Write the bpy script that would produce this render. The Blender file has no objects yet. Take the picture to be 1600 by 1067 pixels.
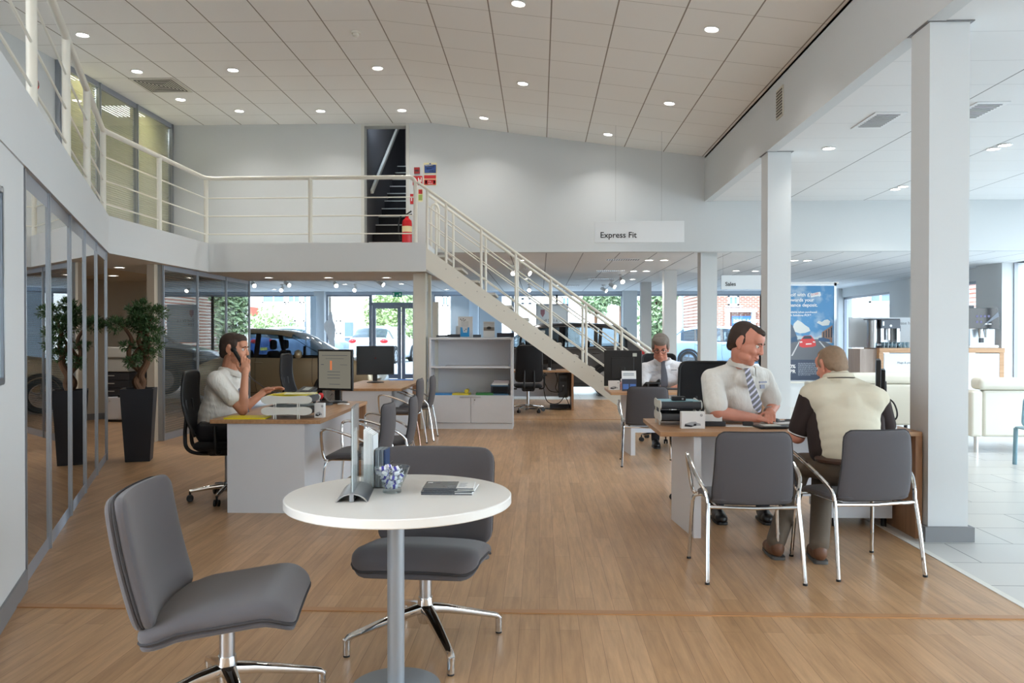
import bpy, bmesh, math, random
from mathutils import Vector as V, Matrix as MX, noise
random.seed(7)
PI=math.pi
scn=bpy.context.scene
COL=scn.collection
# ------------------------------------------------------------------ camera
FPX=1244.4; CH=1.39
TH=math.atan(43/FPX); PH=math.atan(10/FPX)
fw=V((-math.sin(TH)*math.cos(PH),math.cos(TH)*math.cos(PH),-math.sin(PH)))
rt=V((math.cos(TH),math.sin(TH),0)); up=rt.cross(fw)
cd=bpy.data.cameras.new('camera'); cam=bpy.data.objects.new('camera',cd); COL.objects.link(cam)
cd.lens=28.0; cd.sensor_width=36; cd.clip_start=.05; cd.clip_end=300
cam.matrix_world=MX(((rt.x,up.x,-fw.x,0),(rt.y,up.y,-fw.y,0),(rt.z,up.z,-fw.z,CH),(0,0,0,1)))
scn.camera=cam
def ray(u,v): return fw+rt*((u-800)/FPX)+up*((533.5-v)/FPX)
def gy(u,v,y):            # point of the place seen at (u,v) on the wall plane y
    q=ray(u,v); return V((0,0,CH))+q*(y/q.y)
def gz(u,v,z=0):          # the same on the horizontal plane z
    q=ray(u,v); return V((0,0,CH))+q*((z-CH)/q.z)
# ------------------------------------------------------------------ materials
def lin(c):
    o=[]
    for x in c:
        x=x/255.0
        o.append(x/12.92 if x<=.04045 else ((x+.055)/1.055)**2.4)
    return (*o,1)
MATS={}
def mat(name,rgb,rough=.5,metal=0,spec=.5,emit=0,bump=0,bscale=60,var=0,vscale=8,coat=0,sheen=0,alpha=1,stretch=None):
    if name in MATS: return MATS[name]
    m=bpy.data.materials.new(name); m.use_nodes=True; nt=m.node_tree; b=nt.nodes['Principled BSDF']
    c=lin(rgb); b.inputs['Base Color'].default_value=c
    b.inputs['Roughness'].default_value=rough; b.inputs['Metallic'].default_value=metal
    b.inputs['Specular IOR Level'].default_value=spec
    if coat: b.inputs['Coat Weight'].default_value=coat; b.inputs['Coat Roughness'].default_value=.05
    if sheen: b.inputs['Sheen Weight'].default_value=sheen
    if emit: b.inputs['Emission Color'].default_value=c; b.inputs['Emission Strength'].default_value=emit
    if bump or var:
        tc=nt.nodes.new('ShaderNodeTexCoord'); mp=nt.nodes.new('ShaderNodeMapping')
        nt.links.new(tc.outputs['Object'],mp.inputs[0])
        if stretch: mp.inputs['Scale'].default_value=stretch
    if var:
        n=nt.nodes.new('ShaderNodeTexNoise'); n.inputs['Scale'].default_value=vscale; n.inputs['Detail'].default_value=4
        nt.links.new(mp.outputs[0],n.inputs['Vector'])
        mx=nt.nodes.new('ShaderNodeMix'); mx.data_type='RGBA'
        mx.inputs[6].default_value=tuple(x*(1-var) for x in c[:3])+(1,); mx.inputs[7].default_value=tuple(min(1,x*(1+var)) for x in c[:3])+(1,)
        nt.links.new(n.outputs['Fac'],mx.inputs[0]); nt.links.new(mx.outputs[2],b.inputs['Base Color'])
    if bump:
        n=nt.nodes.new('ShaderNodeTexNoise'); n.inputs['Scale'].default_value=bscale; n.inputs['Detail'].default_value=3
        nt.links.new(mp.outputs[0],n.inputs['Vector'])
        bp=nt.nodes.new('ShaderNodeBump'); bp.inputs['Strength'].default_value=bump; bp.inputs['Distance'].default_value=.004 if bscale>15 else .02
        nt.links.new(n.outputs['Fac'],bp.inputs['Height']); nt.links.new(bp.outputs[0],b.inputs['Normal'])
    MATS[name]=m; return m
def emat(name,rgb,s):
    if name in MATS: return MATS[name]
    m=bpy.data.materials.new(name); m.use_nodes=True; nt=m.node_tree; nt.nodes.clear()
    e=nt.nodes.new('ShaderNodeEmission'); e.inputs[0].default_value=lin(rgb); e.inputs[1].default_value=s
    o=nt.nodes.new('ShaderNodeOutputMaterial'); nt.links.new(e.outputs[0],o.inputs[0]); MATS[name]=m; return m
def gmat(name,tint=(235,242,245),refl=1.0,rough=0.0,ior=1.5):
    if name in MATS: return MATS[name]
    m=bpy.data.materials.new(name); m.use_nodes=True; nt=m.node_tree; nt.nodes.clear()
    t=nt.nodes.new('ShaderNodeBsdfTransparent'); t.inputs[0].default_value=lin(tint)
    g=nt.nodes.new('ShaderNodeBsdfGlossy'); g.inputs['Roughness'].default_value=rough
    fr=nt.nodes.new('ShaderNodeFresnel'); ge=nt.nodes.new('ShaderNodeNewGeometry'); io=nt.nodes.new('ShaderNodeMapRange'); io.inputs[3].default_value=ior; io.inputs[4].default_value=1/ior; nt.links.new(ge.outputs['Backfacing'],io.inputs[0]); nt.links.new(io.outputs[0],fr.inputs[0])
    mu=nt.nodes.new('ShaderNodeMath'); mu.operation='MULTIPLY'; mu.use_clamp=True; mu.inputs[1].default_value=refl
    nt.links.new(fr.outputs[0],mu.inputs[0])
    mx=nt.nodes.new('ShaderNodeMixShader'); nt.links.new(mu.outputs[0],mx.inputs[0])
    nt.links.new(t.outputs[0],mx.inputs[1]); nt.links.new(g.outputs[0],mx.inputs[2])
    o=nt.nodes.new('ShaderNodeOutputMaterial'); nt.links.new(mx.outputs[0],o.inputs[0]); MATS[name]=m; return m
def nodes_of(m): return m.node_tree.nodes, m.node_tree.links, m.node_tree.nodes['Principled BSDF']
def gridmat(name,rgb,line,px,ox,wx,py,oy,wy,rough=.9,dimy=.45,varamt=.04):
    m=mat(name,rgb,rough); N,L,b=nodes_of(m)
    tc=N.new('ShaderNodeTexCoord'); sp=N.new('ShaderNodeSeparateXYZ'); L.new(tc.outputs['Object'],sp.inputs[0])
    def ln(out,per,off,w):
        a=N.new('ShaderNodeMath'); a.operation='ADD'; a.inputs[1].default_value=-off; L.new(out,a.inputs[0])
        p=N.new('ShaderNodeMath'); p.operation='PINGPONG'; p.inputs[1].default_value=per/2; L.new(a.outputs[0],p.inputs[0])
        l=N.new('ShaderNodeMath'); l.operation='LESS_THAN'; l.inputs[1].default_value=w/2; L.new(p.outputs[0],l.inputs[0]); return l.outputs[0]
    lx=ln(sp.outputs[0],px,ox,wx); ly=ln(sp.outputs[1],py,oy,wy)
    d=N.new('ShaderNodeMath'); d.operation='MULTIPLY'; d.inputs[1].default_value=dimy; L.new(ly,d.inputs[0])
    mxm=N.new('ShaderNodeMath'); mxm.operation='MAXIMUM'; L.new(lx,mxm.inputs[0]); L.new(d.outputs[0],mxm.inputs[1])
    n=N.new('ShaderNodeTexNoise'); n.inputs['Scale'].default_value=.5; L.new(tc.outputs['Object'],n.inputs['Vector'])
    c=lin(rgb); m1=N.new('ShaderNodeMix'); m1.data_type='RGBA'
    m1.inputs[6].default_value=tuple(x*(1-varamt) for x in c[:3])+(1,); m1.inputs[7].default_value=tuple(x*(1+varamt) for x in c[:3])+(1,); L.new(n.outputs['Fac'],m1.inputs[0])
    m2=N.new('ShaderNodeMix'); m2.data_type='RGBA'; L.new(mxm.outputs[0],m2.inputs[0]); L.new(m1.outputs[2],m2.inputs[6]); m2.inputs[7].default_value=lin(line)
    L.new(m2.outputs[2],b.inputs['Base Color'])
    bp=N.new('ShaderNodeBump'); bp.invert=True; bp.inputs['Strength'].default_value=.5; bp.inputs['Distance'].default_value=.006
    L.new(mxm.outputs[0],bp.inputs['Height']); L.new(bp.outputs[0],b.inputs['Normal'])
    return m
def floormat():
    m=mat('oak_plank_floor',(170,128,92),.3); N,L,b=nodes_of(m)
    tc=N.new('ShaderNodeTexCoord'); mp=N.new('ShaderNodeMapping'); mp.inputs['Rotation'].default_value=(0,0,PI/2)
    L.new(tc.outputs['Object'],mp.inputs[0])
    br=N.new('ShaderNodeTexBrick'); br.offset=.37; br.inputs['Scale'].default_value=1
    br.inputs['Brick Width'].default_value=1.25; br.inputs['Row Height'].default_value=.095; br.inputs['Mortar Size'].default_value=.0009; br.inputs['Mortar Smooth'].default_value=.3
    br.inputs['Color1'].default_value=lin((200,162,123)); br.inputs['Color2'].default_value=lin((180,142,103)); br.inputs['Mortar'].default_value=lin((120,86,58))
    L.new(mp.outputs[0],br.inputs['Vector'])
    mp2=N.new('ShaderNodeMapping'); mp2.inputs['Scale'].default_value=(14,1.1,1); L.new(tc.outputs['Object'],mp2.inputs[0])
    n=N.new('ShaderNodeTexNoise'); n.inputs['Scale'].default_value=2.0; n.inputs['Detail'].default_value=7; n.inputs['Roughness'].default_value=.65; n.inputs['Distortion'].default_value=.35
    L.new(mp2.outputs[0],n.inputs['Vector'])
    cr=N.new('ShaderNodeValToRGB'); cr.color_ramp.elements[0].position=.3; cr.color_ramp.elements[0].color=(.66,.63,.60,1); cr.color_ramp.elements[1].position=.72; cr.color_ramp.elements[1].color=(1.18,1.17,1.16,1)
    L.new(n.outputs['Fac'],cr.inputs[0])
    mx=N.new('ShaderNodeMix'); mx.data_type='RGBA'; mx.blend_type='MULTIPLY'; mx.inputs[0].default_value=.8
    L.new(br.outputs['Color'],mx.inputs[6]); L.new(cr.outputs[0],mx.inputs[7]); L.new(mx.outputs[2],b.inputs['Base Color'])
    n2=N.new('ShaderNodeTexNoise'); n2.inputs['Scale'].default_value=1.3; L.new(tc.outputs['Object'],n2.inputs['Vector'])
    mr=N.new('ShaderNodeMapRange'); mr.inputs[3].default_value=.26; mr.inputs[4].default_value=.4; L.new(n2.outputs['Fac'],mr.inputs[0]); L.new(mr.outputs[0],b.inputs['Roughness'])
    return m
def tilemat():
    m=mat('pale_floor_tile',(205,203,198),.28); N,L,b=nodes_of(m)
    tc=N.new('ShaderNodeTexCoord'); br=N.new('ShaderNodeTexBrick'); br.offset=.5; br.inputs['Scale'].default_value=1
    br.inputs['Brick Width'].default_value=.9; br.inputs['Row Height'].default_value=.45; br.inputs['Mortar Size'].default_value=.004; br.inputs['Mortar Smooth'].default_value=0
    br.inputs['Color1'].default_value=lin((206,204,198)); br.inputs['Color2'].default_value=lin((198,197,193)); br.inputs['Mortar'].default_value=lin((110,110,108))
    L.new(tc.outputs['Object'],br.inputs['Vector']); L.new(br.outputs['Color'],b.inputs['Base Color']); return m
def woodmat(name,c1,c2,rough=.4,axis='x'):
    m=mat(name,c1,rough); N,L,b=nodes_of(m)
    tc=N.new('ShaderNodeTexCoord'); mp=N.new('ShaderNodeMapping'); mp.inputs['Scale'].default_value={'x':(1,16,16),'y':(16,1,16),'z':(16,16,1)}[axis]; L.new(tc.outputs['Object'],mp.inputs[0])
    n=N.new('ShaderNodeTexNoise'); n.inputs['Scale'].default_value=2.2; n.inputs['Detail'].default_value=6; n.inputs['Distortion'].default_value=.4; L.new(mp.outputs[0],n.inputs['Vector'])
    cr=N.new('ShaderNodeValToRGB'); cr.color_ramp.elements[0].position=.3; cr.color_ramp.elements[0].color=lin(c2); cr.color_ramp.elements[1].position=.7; cr.color_ramp.elements[1].color=lin(c1)
    L.new(n.outputs['Fac'],cr.inputs[0]); L.new(cr.outputs[0],b.inputs['Base Color']); return m
WHITE=mat('white_paint',(208,211,212),.75,bump=.05,bscale=30,var=.015,vscale=1)
CREAM=mat('cream_gloss_paint',(222,219,208),.35)
GREYSK=mat('grey_skirting',(126,127,130),.5)
ALU=mat('satin_aluminium',(170,175,182),.3,.85)
ALUP=mat('grey_frame_paint',(150,155,165),.4,.3)
CHROME=mat('polished_chrome',(215,215,215),.08,1)
BRUSH=mat('brushed_steel',(190,192,195),.28,1)
FABRIC=mat('grey_wool_fabric',(87,84,87),.95,sheen=.25,bump=.25,bscale=900,var=.05,vscale=300,spec=.2)
FABRIC2=mat('grey_plain_fabric',(84,82,86),.9,sheen=.2,bump=.15,bscale=900,spec=.2)
PIPE=mat('dark_piping',(52,50,52),.9)
BLACK=mat('black_plastic',(22,22,24),.45)
BLACKF=mat('black_mesh_fabric',(20,20,24),.85,bump=.3,bscale=700)
RUBBER=mat('black_rubber',(18,18,18),.8)
LAMW=mat('white_laminate',(218,221,227),.45)
TABLEW=mat('white_table_laminate',(232,231,227),.3)
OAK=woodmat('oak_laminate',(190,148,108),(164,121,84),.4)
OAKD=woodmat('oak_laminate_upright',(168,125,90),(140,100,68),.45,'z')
PAPER=mat('white_paper',(235,236,236),.7)
YELLOW=mat('yellow_card',(232,212,30),.5)
RED=mat('red_plastic',(200,28,34),.35)
GLASS=gmat('clear_glass',(244,249,250),1.0)
GLASSP=gmat('partition_glass',(205,216,222),2.6)
FGLASS=gmat('tinted_dim_glass',(196,205,213),1.0)  # bluish panes, tint deepened to dim the overbright street
ACRYL=gmat('clear_acrylic',(248,250,250),1.1)
DARKGL=gmat('tinted_car_glass',(158,168,174),1.5)
SCREEN=mat('dark_screen',(14,13,14),.25)
SKIN=mat('skin',(205,146,118),.5,var=.06,vscale=30,spec=.35)
SHIRT=mat('white_cotton_shirt',(230,228,222),.85,bump=1.0,bscale=13,stretch=(1,1,.45))
# ------------------------------------------------------------------ object helpers
def link(o,parent=None):
    COL.objects.link(o)
    if parent is not None: o.parent=parent
    return o
def tag(o,label=None,cat=None,group=None,kind=None):
    if label: o['label']=label
    if cat: o['category']=cat
    if group: o['group']=group
    if kind: o['kind']=kind
    return o
def thing(name,label,cat,loc=(0,0,0),rz=0,group=None):
    o=bpy.data.objects.new(name,None); o.empty_display_size=.1; link(o); o.location=loc; o.rotation_euler=(0,0,rz)
    return tag(o,label,cat,group)
def kids(o): return [c for c in bpy.data.objects if c.parent==o]
def dup(o,loc=None,rz=None,label=None,group=None,parent=None,skip=()):
    c=o.copy(); link(c,parent)
    if loc is not None: c.location=loc
    if rz is not None: c.rotation_euler=(0,0,rz)
    if label: c['label']=label
    if group: c['group']=group
    for k in kids(o):
        if k.name.split('.')[0] not in skip: dup(k,parent=c,skip=skip)
    return c
class MB:
    def __init__(s): s.v=[]; s.f=[]; s.M=MX.Identity(4)
    def add(s,vs,fs):
        n=len(s.v); s.v+=[s.M@V(p) for p in vs]; s.f+=[tuple(i+n for i in f) for f in fs]; return s
    def box(s,x0,x1,y0,y1,z0,z1):
        return s.add([(x0,y0,z0),(x1,y0,z0),(x1,y1,z0),(x0,y1,z0),(x0,y0,z1),(x1,y0,z1),(x1,y1,z1),(x0,y1,z1)],[(0,3,2,1),(4,5,6,7),(0,1,5,4),(1,2,6,5),(2,3,7,6),(3,0,4,7)])
    def obox(s,c,size,R=None):
        o=s.M; s.M=o@MX.Translation(c)@(R.to_4x4() if R is not None else MX.Identity(4)); a,b,d=[q/2 for q in size]
        s.box(-a,a,-b,b,-d,d); s.M=o; return s
    def bar(s,p0,p1,w,h):     # box along p0->p1, w sideways, h upward
        p0=V(p0);p1=V(p1);d=p1-p0;x=d.normalized();z=V((0,0,1)) if abs(x.z)<.95 else V((0,1,0))
        y=z.cross(x).normalized(); z=x.cross(y); R=MX((x,y,z)).transposed(); return s.obox((p0+p1)/2,(d.length,w,h),R)
    def cyl(s,p0,p1,r0,r1=None,n=16,cap=True):
        r1=r0 if r1 is None else r1; p0=V(p0);p1=V(p1);d=(p1-p0).normalized(); a=d.orthogonal().normalized(); b=d.cross(a)
        vs=[p0+(a*math.cos(2*PI*i/n)+b*math.sin(2*PI*i/n))*r0 for i in range(n)]+[p1+(a*math.cos(2*PI*i/n)+b*math.sin(2*PI*i/n))*r1 for i in range(n)]
        fs=[(i,(i+1)%n,n+(i+1)%n,n+i) for i in range(n)]
        if cap: fs+=[tuple(range(n))[::-1],tuple(range(n,2*n))]
        return s.add(vs,fs)
    def tube(s,pts,r,n=10,closed=False,cap=True):
        pts=[V(p) for p in pts]; m=len(pts); rr=r if isinstance(r,(list,tuple)) else [r]*m
        vs=[];fs=[];a=None
        for i,p in enumerate(pts):
            if closed: t=(pts[(i+1)%m]-pts[i-1]).normalized()
            else: t=(pts[min(i+1,m-1)]-pts[max(i-1,0)]).normalized()
            if a is None: a=t.orthogonal().normalized()
            a=(a-t*a.dot(t)); a=a.normalized() if a.length>1e-6 else t.orthogonal().normalized(); b=t.cross(a)
            vs+=[p+(a*math.cos(2*PI*k/n)+b*math.sin(2*PI*k/n))*rr[i] for k in range(n)]
        for i in range(m if closed else m-1):
            j=(i+1)%m
            fs+=[(i*n+k,i*n+(k+1)%n,j*n+(k+1)%n,j*n+k) for k in range(n)]
        if cap and not closed: fs+=[tuple(range(n))[::-1],tuple((m-1)*n+k for k in range(n))]
        return s.add(vs,fs)
    def lathe(s,prof,c=(0,0,0),n=32):
        vs=[];fs=[];m=len(prof)
        for r,z in prof: vs+=[(c[0]+r*math.cos(2*PI*k/n),c[1]+r*math.sin(2*PI*k/n),c[2]+z) for k in range(n)]
        for i in range(m-1): fs+=[(i*n+k,i*n+(k+1)%n,(i+1)*n+(k+1)%n,(i+1)*n+k) for k in range(n)]
        if prof[0][0]>1e-6: fs.append(tuple(range(n))[::-1])
        if prof[-1][0]>1e-6: fs.append(tuple((m-1)*n+k for k in range(n)))
        return s.add(vs,fs)
    def prism(s,poly,z0,z1):
        n=len(poly); return s.add([(x,y,z0) for x,y in poly]+[(x,y,z1) for x,y in poly],[tuple(range(n))[::-1],tuple(range(n,2*n))]+[(i,(i+1)%n,n+(i+1)%n,n+i) for i in range(n)])
    def prismy(s,poly,y0,y1):  # poly in x,z
        n=len(poly); return s.add([(x,y0,z) for x,z in poly]+[(x,y1,z) for x,z in poly],[tuple(range(n)),tuple(range(n,2*n))[::-1]]+[(i,n+i,n+(i+1)%n,(i+1)%n) for i in range(n)])
    def ell(s,c,r,R=None,n=16,m=10):
        R=R or MX.Identity(3); vs=[];fs=[]
        for j in range(m+1):
            ph=PI*j/m
            for i in range(n): 
                a=2*PI*i/n; vs.append(V(c)+R@V((r[0]*math.sin(ph)*math.cos(a),r[1]*math.sin(ph)*math.sin(a),r[2]*math.cos(ph))))
        for j in range(m): fs+=[(j*n+i,(j+1)*n+i,(j+1)*n+(i+1)%n,j*n+(i+1)%n) for i in range(n)]
        return s.add(vs,fs)
    def caps(s,p0,p1,r0,r1=None,n=14):
        r1=r0 if r1 is None else r1; p0=V(p0);p1=V(p1);d=p1-p0;L=d.length
        if L<1e-6: return s.ell(p0,(r0,)*3)
        d/=L;pts=[];rr=[]
        for k in range(6): a=PI/2*(k+.15)/6; pts.append(p0-d*r0*math.cos(a)); rr.append(r0*math.sin(a))
        for k in range(5): t=k/4; pts.append(p0+d*L*t); rr.append(r0+(r1-r0)*t)
        for k in range(5,-1,-1): a=PI/2*(k+.15)/6; pts.append(p1+d*r1*math.cos(a)); rr.append(r1*math.sin(a))
        return s.tube(pts,rr,n)
    def pad(s,fn,nu,nv,th,e=.5):
        """closed cushion: fn(u,v)->(point,normal), thickness th tapering at the rim"""
        vs=[];fs=[]
        def prof(u,v):
            a=1-abs(2*u-1)**8; b=1-abs(2*v-1)**8; return max(0,a*b)**e
        for side in (1,-1):
            for j in range(nv+1):
                for i in range(nu+1):
                    u=i/nu;v=j/nv;p,nn=fn(u,v); vs.append(V(p)+V(nn)*(side*th/2*prof(u,v)))
        k=(nu+1)*(nv+1)
        for j in range(nv):
            for i in range(nu):
                a=j*(nu+1)+i; fs.append((a,a+1,a+nu+2,a+nu+1)); fs.append((k+a,k+a+nu+1,k+a+nu+2,k+a+1))
        return s.add(vs,fs)
    def build(s,name,m,parent=None,smooth=True,bevel=0,seg=2,ang=35,weld=True,sub=0,loc=None):
        me=bpy.data.meshes.new(name); off=V(loc) if loc is not None else V((0,0,0))
        me.from_pydata([p-off for p in s.v],[],s.f)
        bm=bmesh.new(); bm.from_mesh(me)
        if weld: bmesh.ops.remove_doubles(bm,verts=bm.verts,dist=1e-5)
        bmesh.ops.recalc_face_normals(bm,faces=bm.faces); bm.to_mesh(me); bm.free()
        for q in (m if isinstance(m,(list,tuple)) else [m]): me.materials.append(q)
        if smooth: me.shade_smooth(); me.set_sharp_from_angle(angle=math.radians(ang))
        o=bpy.data.objects.new(name,me); link(o,parent)
        if loc is not None: o.location=off
        if bevel:
            b=o.modifiers.new('bevel','BEVEL'); b.width=bevel; b.segments=seg; b.limit_method='ANGLE'; b.angle_limit=math.radians(40)
        if sub:
            b=o.modifiers.new('sub','SUBSURF'); b.levels=sub; b.render_levels=sub
        return o
def struct(name,mb,m,**k):
    o=mb.build(name,m,smooth=False,**k); o['kind']='structure'; return o
def remesh(o,vox,it=6,fac=.5):
    r=o.modifiers.new('r','REMESH'); r.mode='VOXEL'; r.voxel_size=vox; r.use_smooth_shade=True
    if it: q=o.modifiers.new('s','SMOOTH'); q.iterations=it; q.factor=fac
    dg=bpy.context.evaluated_depsgraph_get(); me=bpy.data.meshes.new_from_object(o.evaluated_get(dg)); old=o.data
    o.modifiers.clear(); o.data=me; me.name=old.name
    if not me.materials:
        for q in old.materials: me.materials.append(q)
    me.shade_smooth(); return o
def text(name,body,size,m,loc,rot,parent=None,ext=.001,align='LEFT',bold=0):
    cu=bpy.data.curves.new(name,'FONT'); cu.body=body; cu.size=size; cu.extrude=ext; cu.align_x=align; cu.offset=bold; cu.resolution_u=3
    t=bpy.data.objects.new(name,cu); COL.objects.link(t); dg=bpy.context.evaluated_depsgraph_get(); dg.update()
    me=bpy.data.meshes.new_from_object(t.evaluated_get(dg)); bpy.data.objects.remove(t); bpy.data.curves.remove(cu)
    me.materials.clear(); me.materials.append(m); o=bpy.data.objects.new(name,me); link(o,parent); o.location=loc; o.rotation_euler=rot; return o
UPR=(PI/2,0,0)      # text standing up, read from the camera side
def spline(pts,n=8):
    pts=[V(p) for p in pts]; out=[]
    for i in range(len(pts)-1):
        p0=pts[max(i-1,0)];p1=pts[i];p2=pts[i+1];p3=pts[min(i+2,len(pts)-1)]
        for k in range(n):
            t=k/n; out.append(.5*((2*p1)+(p2-p0)*t+(2*p0-5*p1+4*p2-p3)*t*t+(3*p1-p0-3*p2+p3)*t**3))
    out.append(pts[-1]); return out
def rounded(poly,r,n=5):
    out=[];m=len(poly)
    for i in range(m):
        p=V((*poly[i],0));a=V((*poly[i-1],0));b=V((*poly[(i+1)%m],0)); d1=(a-p).normalized();d2=(b-p).normalized()
        q0=p+d1*r;q1=p+d2*r
        for k in range(n+1):
            t=k/n; w=(1-t)**2*q0+2*t*(1-t)*p+t*t*q1; out.append((w.x,w.y))
    return out
# ================================================================== SHELL
YW=12.67; ZT=2.73; ZB=2.31; ZC=4.77; ZR=3.5; ZF=2.76; YF=25.0; XS=-1.726
CTM=gridmat('ceiling_tile_main',(238,236,232),(150,141,130),.613,XS,.014,.6,gz(501,32.5,ZC).y,.009,dimy=.6)
CTR=gridmat('ceiling_tile_side',(226,226,226),(140,140,140),1.226,2.62,.014,.6,9.26,.01,dimy=.28)
CTF=gridmat('ceiling_tile_showroom',(226,227,228),(140,142,145),.613,XS,.018,.6,13.0,.01,dimy=.12)
BEIGE=mat('beige_paint',(196,184,166),.8)
DARKW=mat('stairwell_shade',(100,99,102),.8)  # white walls coloured dark grey, the dimness of the passage put into the paint
FLOORM=floormat(); TILEM=tilemat()
struct('floor',MB().box(-9.2,2.46,-6,13.4,-.1,0).box(-12.4,2.46,13.4,17.2,-.1,0),FLOORM)
struct('floor',MB().box(2.50,9.2,-6,17.2,-.1,0).box(-12.4,9.2,17.23,YF+.1,-.1,0),TILEM)
struct('trim_1',MB().box(2.46,2.50,-6,17.2,-.1,.004),mat('pale_floor_strip',(225,223,215),.4))
struct('trim_2',MB().box(-2.7,2.46,3.96,4.01,-.01,.006),mat('oak_threshold_strip',(178,132,90),.35))
struct('trim_3',MB().box(-1.0,2.46,13.12,13.16,-.01,.005),MATS['oak_threshold_strip'])
struct('trim_4',MB().box(-9.2,2.5,17.2,17.23,-.1,.005),MATS['pale_floor_strip'])
# ceilings
DX0,DX1,DZ=-2.80,-2.13,4.73
struct('ceiling',MB().box(-6.0,XS,-6,YW,ZC,ZC+.1),CTM)
s0=V((XS,ZC));s1=V((2.6,4.2))
struct('ceiling',MB().add([(XS,-6,ZC),(2.6,-6,4.2),(2.6,YW,4.2),(XS,YW,ZC),(XS,-6,ZC+.1),(2.6,-6,4.3),(2.6,YW,4.3),(XS,YW,ZC+.1)],[(0,3,2,1),(4,5,6,7),(0,1,5,4),(2,3,7,6)]),CTM)
struct('ceiling',MB().box(2.62,9.2,-6,YW,ZR,ZR+.1),CTR)
struct('ceiling',MB().box(-12.4,DX0-.1,YW+.18,YF,ZF,ZF+.12).box(DX1+.1,9.2,YW+.18,YF,ZF,ZF+.12).box(DX0-.1,DX1+.1,16.6,YF,ZF,ZF+.12),CTF)
struct('ceiling',MB().box(DX0-.1,DX1+.1,13.4,16.6,ZT-.03,ZT-.021),CTF)
struct('ceiling',MB().box(-9.2,-5.94,2.5,13.4,ZB,ZB+.12),BEIGE)
struct('trim_5',MB().box(2.6,2.72,-6,YW,ZR-.005,4.4),WHITE)             # the long downstand over the columns
struct('trim_6',MB().box(2.6,2.64,-6,YW,4.17,4.21),mat('grey_shadow_gap',(140,134,124),.8))
def gs(u,v):      # point on the sloping ceiling
    q=ray(u,v); k=(4.2-ZC)/(2.6-XS); t=((ZC-k*XS)-CH)/(q.z-k*q.x); return V((0,0,CH))+q*t
# balcony slab with its white fascia
P0=V((-4.83,8.79)); TD=V((.409,-.9125)); ND=V((.9125,.409))
PE=P0+TD*((8.79-2.6)/.9125)
struct('trim_7',MB().prism([(PE.x,PE.y),(P0.x,P0.y),(-4.83,11.47),(-1.64,11.47),(-1.64,YW),(-5.94,YW),(-5.94,2.6)],ZB,ZT),WHITE)
struct('trim_8',MB().box(-4.97,-1.64,YW,13.4,ZB,ZT-.045),WHITE)
# far wall with the stair doorway
DX0,DX1,DZ=-2.80,-2.13,4.73
w=MB(); w.box(-6.0,DX0-.05,YW,YW+.18,ZT,4.9); w.box(DX0-.05,DX1+.02,YW,YW+.18,DZ+.03,4.9); w.box(DX1+.02,9.2,YW,YW+.18,2.71,4.9)
struct('wall_back',w,WHITE)
struct('trim_9',MB().box(DX0-.05,DX0,YW-.015,YW+.2,ZT,DZ+.03).box(DX1,DX1+.05,YW-.015,YW+.2,ZT,DZ+.03).box(DX0,DX1,YW-.015,YW+.2,DZ,DZ+.04),mat('door_lining_paint',(205,205,200),.4))
# stairwell beyond the doorway
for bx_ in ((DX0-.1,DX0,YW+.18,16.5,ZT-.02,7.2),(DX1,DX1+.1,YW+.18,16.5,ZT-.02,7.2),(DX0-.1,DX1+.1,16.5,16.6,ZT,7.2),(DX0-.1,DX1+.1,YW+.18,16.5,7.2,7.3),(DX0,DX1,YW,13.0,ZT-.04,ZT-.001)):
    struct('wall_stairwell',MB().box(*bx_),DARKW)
wp=thing('staircase','dark carpeted stair flight with pale nosings rising inside the upper doorway','staircase',(DX0,13,ZT))
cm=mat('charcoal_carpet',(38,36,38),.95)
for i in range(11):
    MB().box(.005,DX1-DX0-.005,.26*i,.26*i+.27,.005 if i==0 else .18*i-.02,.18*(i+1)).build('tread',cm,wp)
    MB().box(.005,DX1-DX0-.005,.26*i-.012,.26*i+.03,.18*(i+1)-.012,.18*(i+1)+.006).build('nosing',mat('pale_nosing',(200,198,192),.5),wp)
hr=thing('wall_handrail','pale sloping handrail on the left wall inside the dark stairwell','handrail',(DX0+.06,12.95,ZT+1.0))
MB().bar((0,0,0),(0,3.0,2.08),.05,.07).build('rail',CREAM,hr,bevel=.01)
for t in (.1,.5,.9): MB().cyl((-.058,3*t,2.08*t-.03),(0,3*t,2.08*t-.03),.01).build('bracket',ALU,hr)
# upper left wall and its blind-filled partition
struct('wall_left',MB().box(-6.08,-5.94,2.5,9.62,ZT,4.9),WHITE)
struct('wall_left',MB().box(-9.2,-9.0,2.4,13.5,-.1,5.0).box(-12.4,-12.2,13.35,YF,-.1,3).box(-12.4,-9,13.35,13.5,-.1,3).box(-9,-6,12.69,12.8,ZT,4.9).box(-9,-6,9.4,9.5,ZT,4.9).box(-9.2,-5.94,2.4,2.5,0,4.9).box(PE.x-4,PE.x,2.5,2.6,0,ZB),BEIGE)
struct('ceiling',MB().box(-9.2,-6.0,2.4,12.8,4.78,4.9),WHITE)
def blind(mb_to,fx,z0,z1,tilt=.55,pitch=.03):
    """slats from point a to b (plan), appended to a mesh"""
    a,b=fx; a=V((*a,0));b=V((*b,0)); t=(b-a).normalized(); nn=V((-t.y,t.x,0)); z=z0
    while z<z1:
        d=nn*.0125*math.cos(tilt); h=V((0,0,.0125*math.sin(tilt)))
        mb_to.add([a-d-h+V((0,0,z)),b-d-h+V((0,0,z)),b+d+h+V((0,0,z)),a+d+h+V((0,0,z))],[(0,1,2,3)]); z+=pitch
BLD=mat('blind_slats_cream',(205,198,160),.5); BLD2=mat('blind_slats_silver',(98,100,100),.5,.1)
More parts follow.
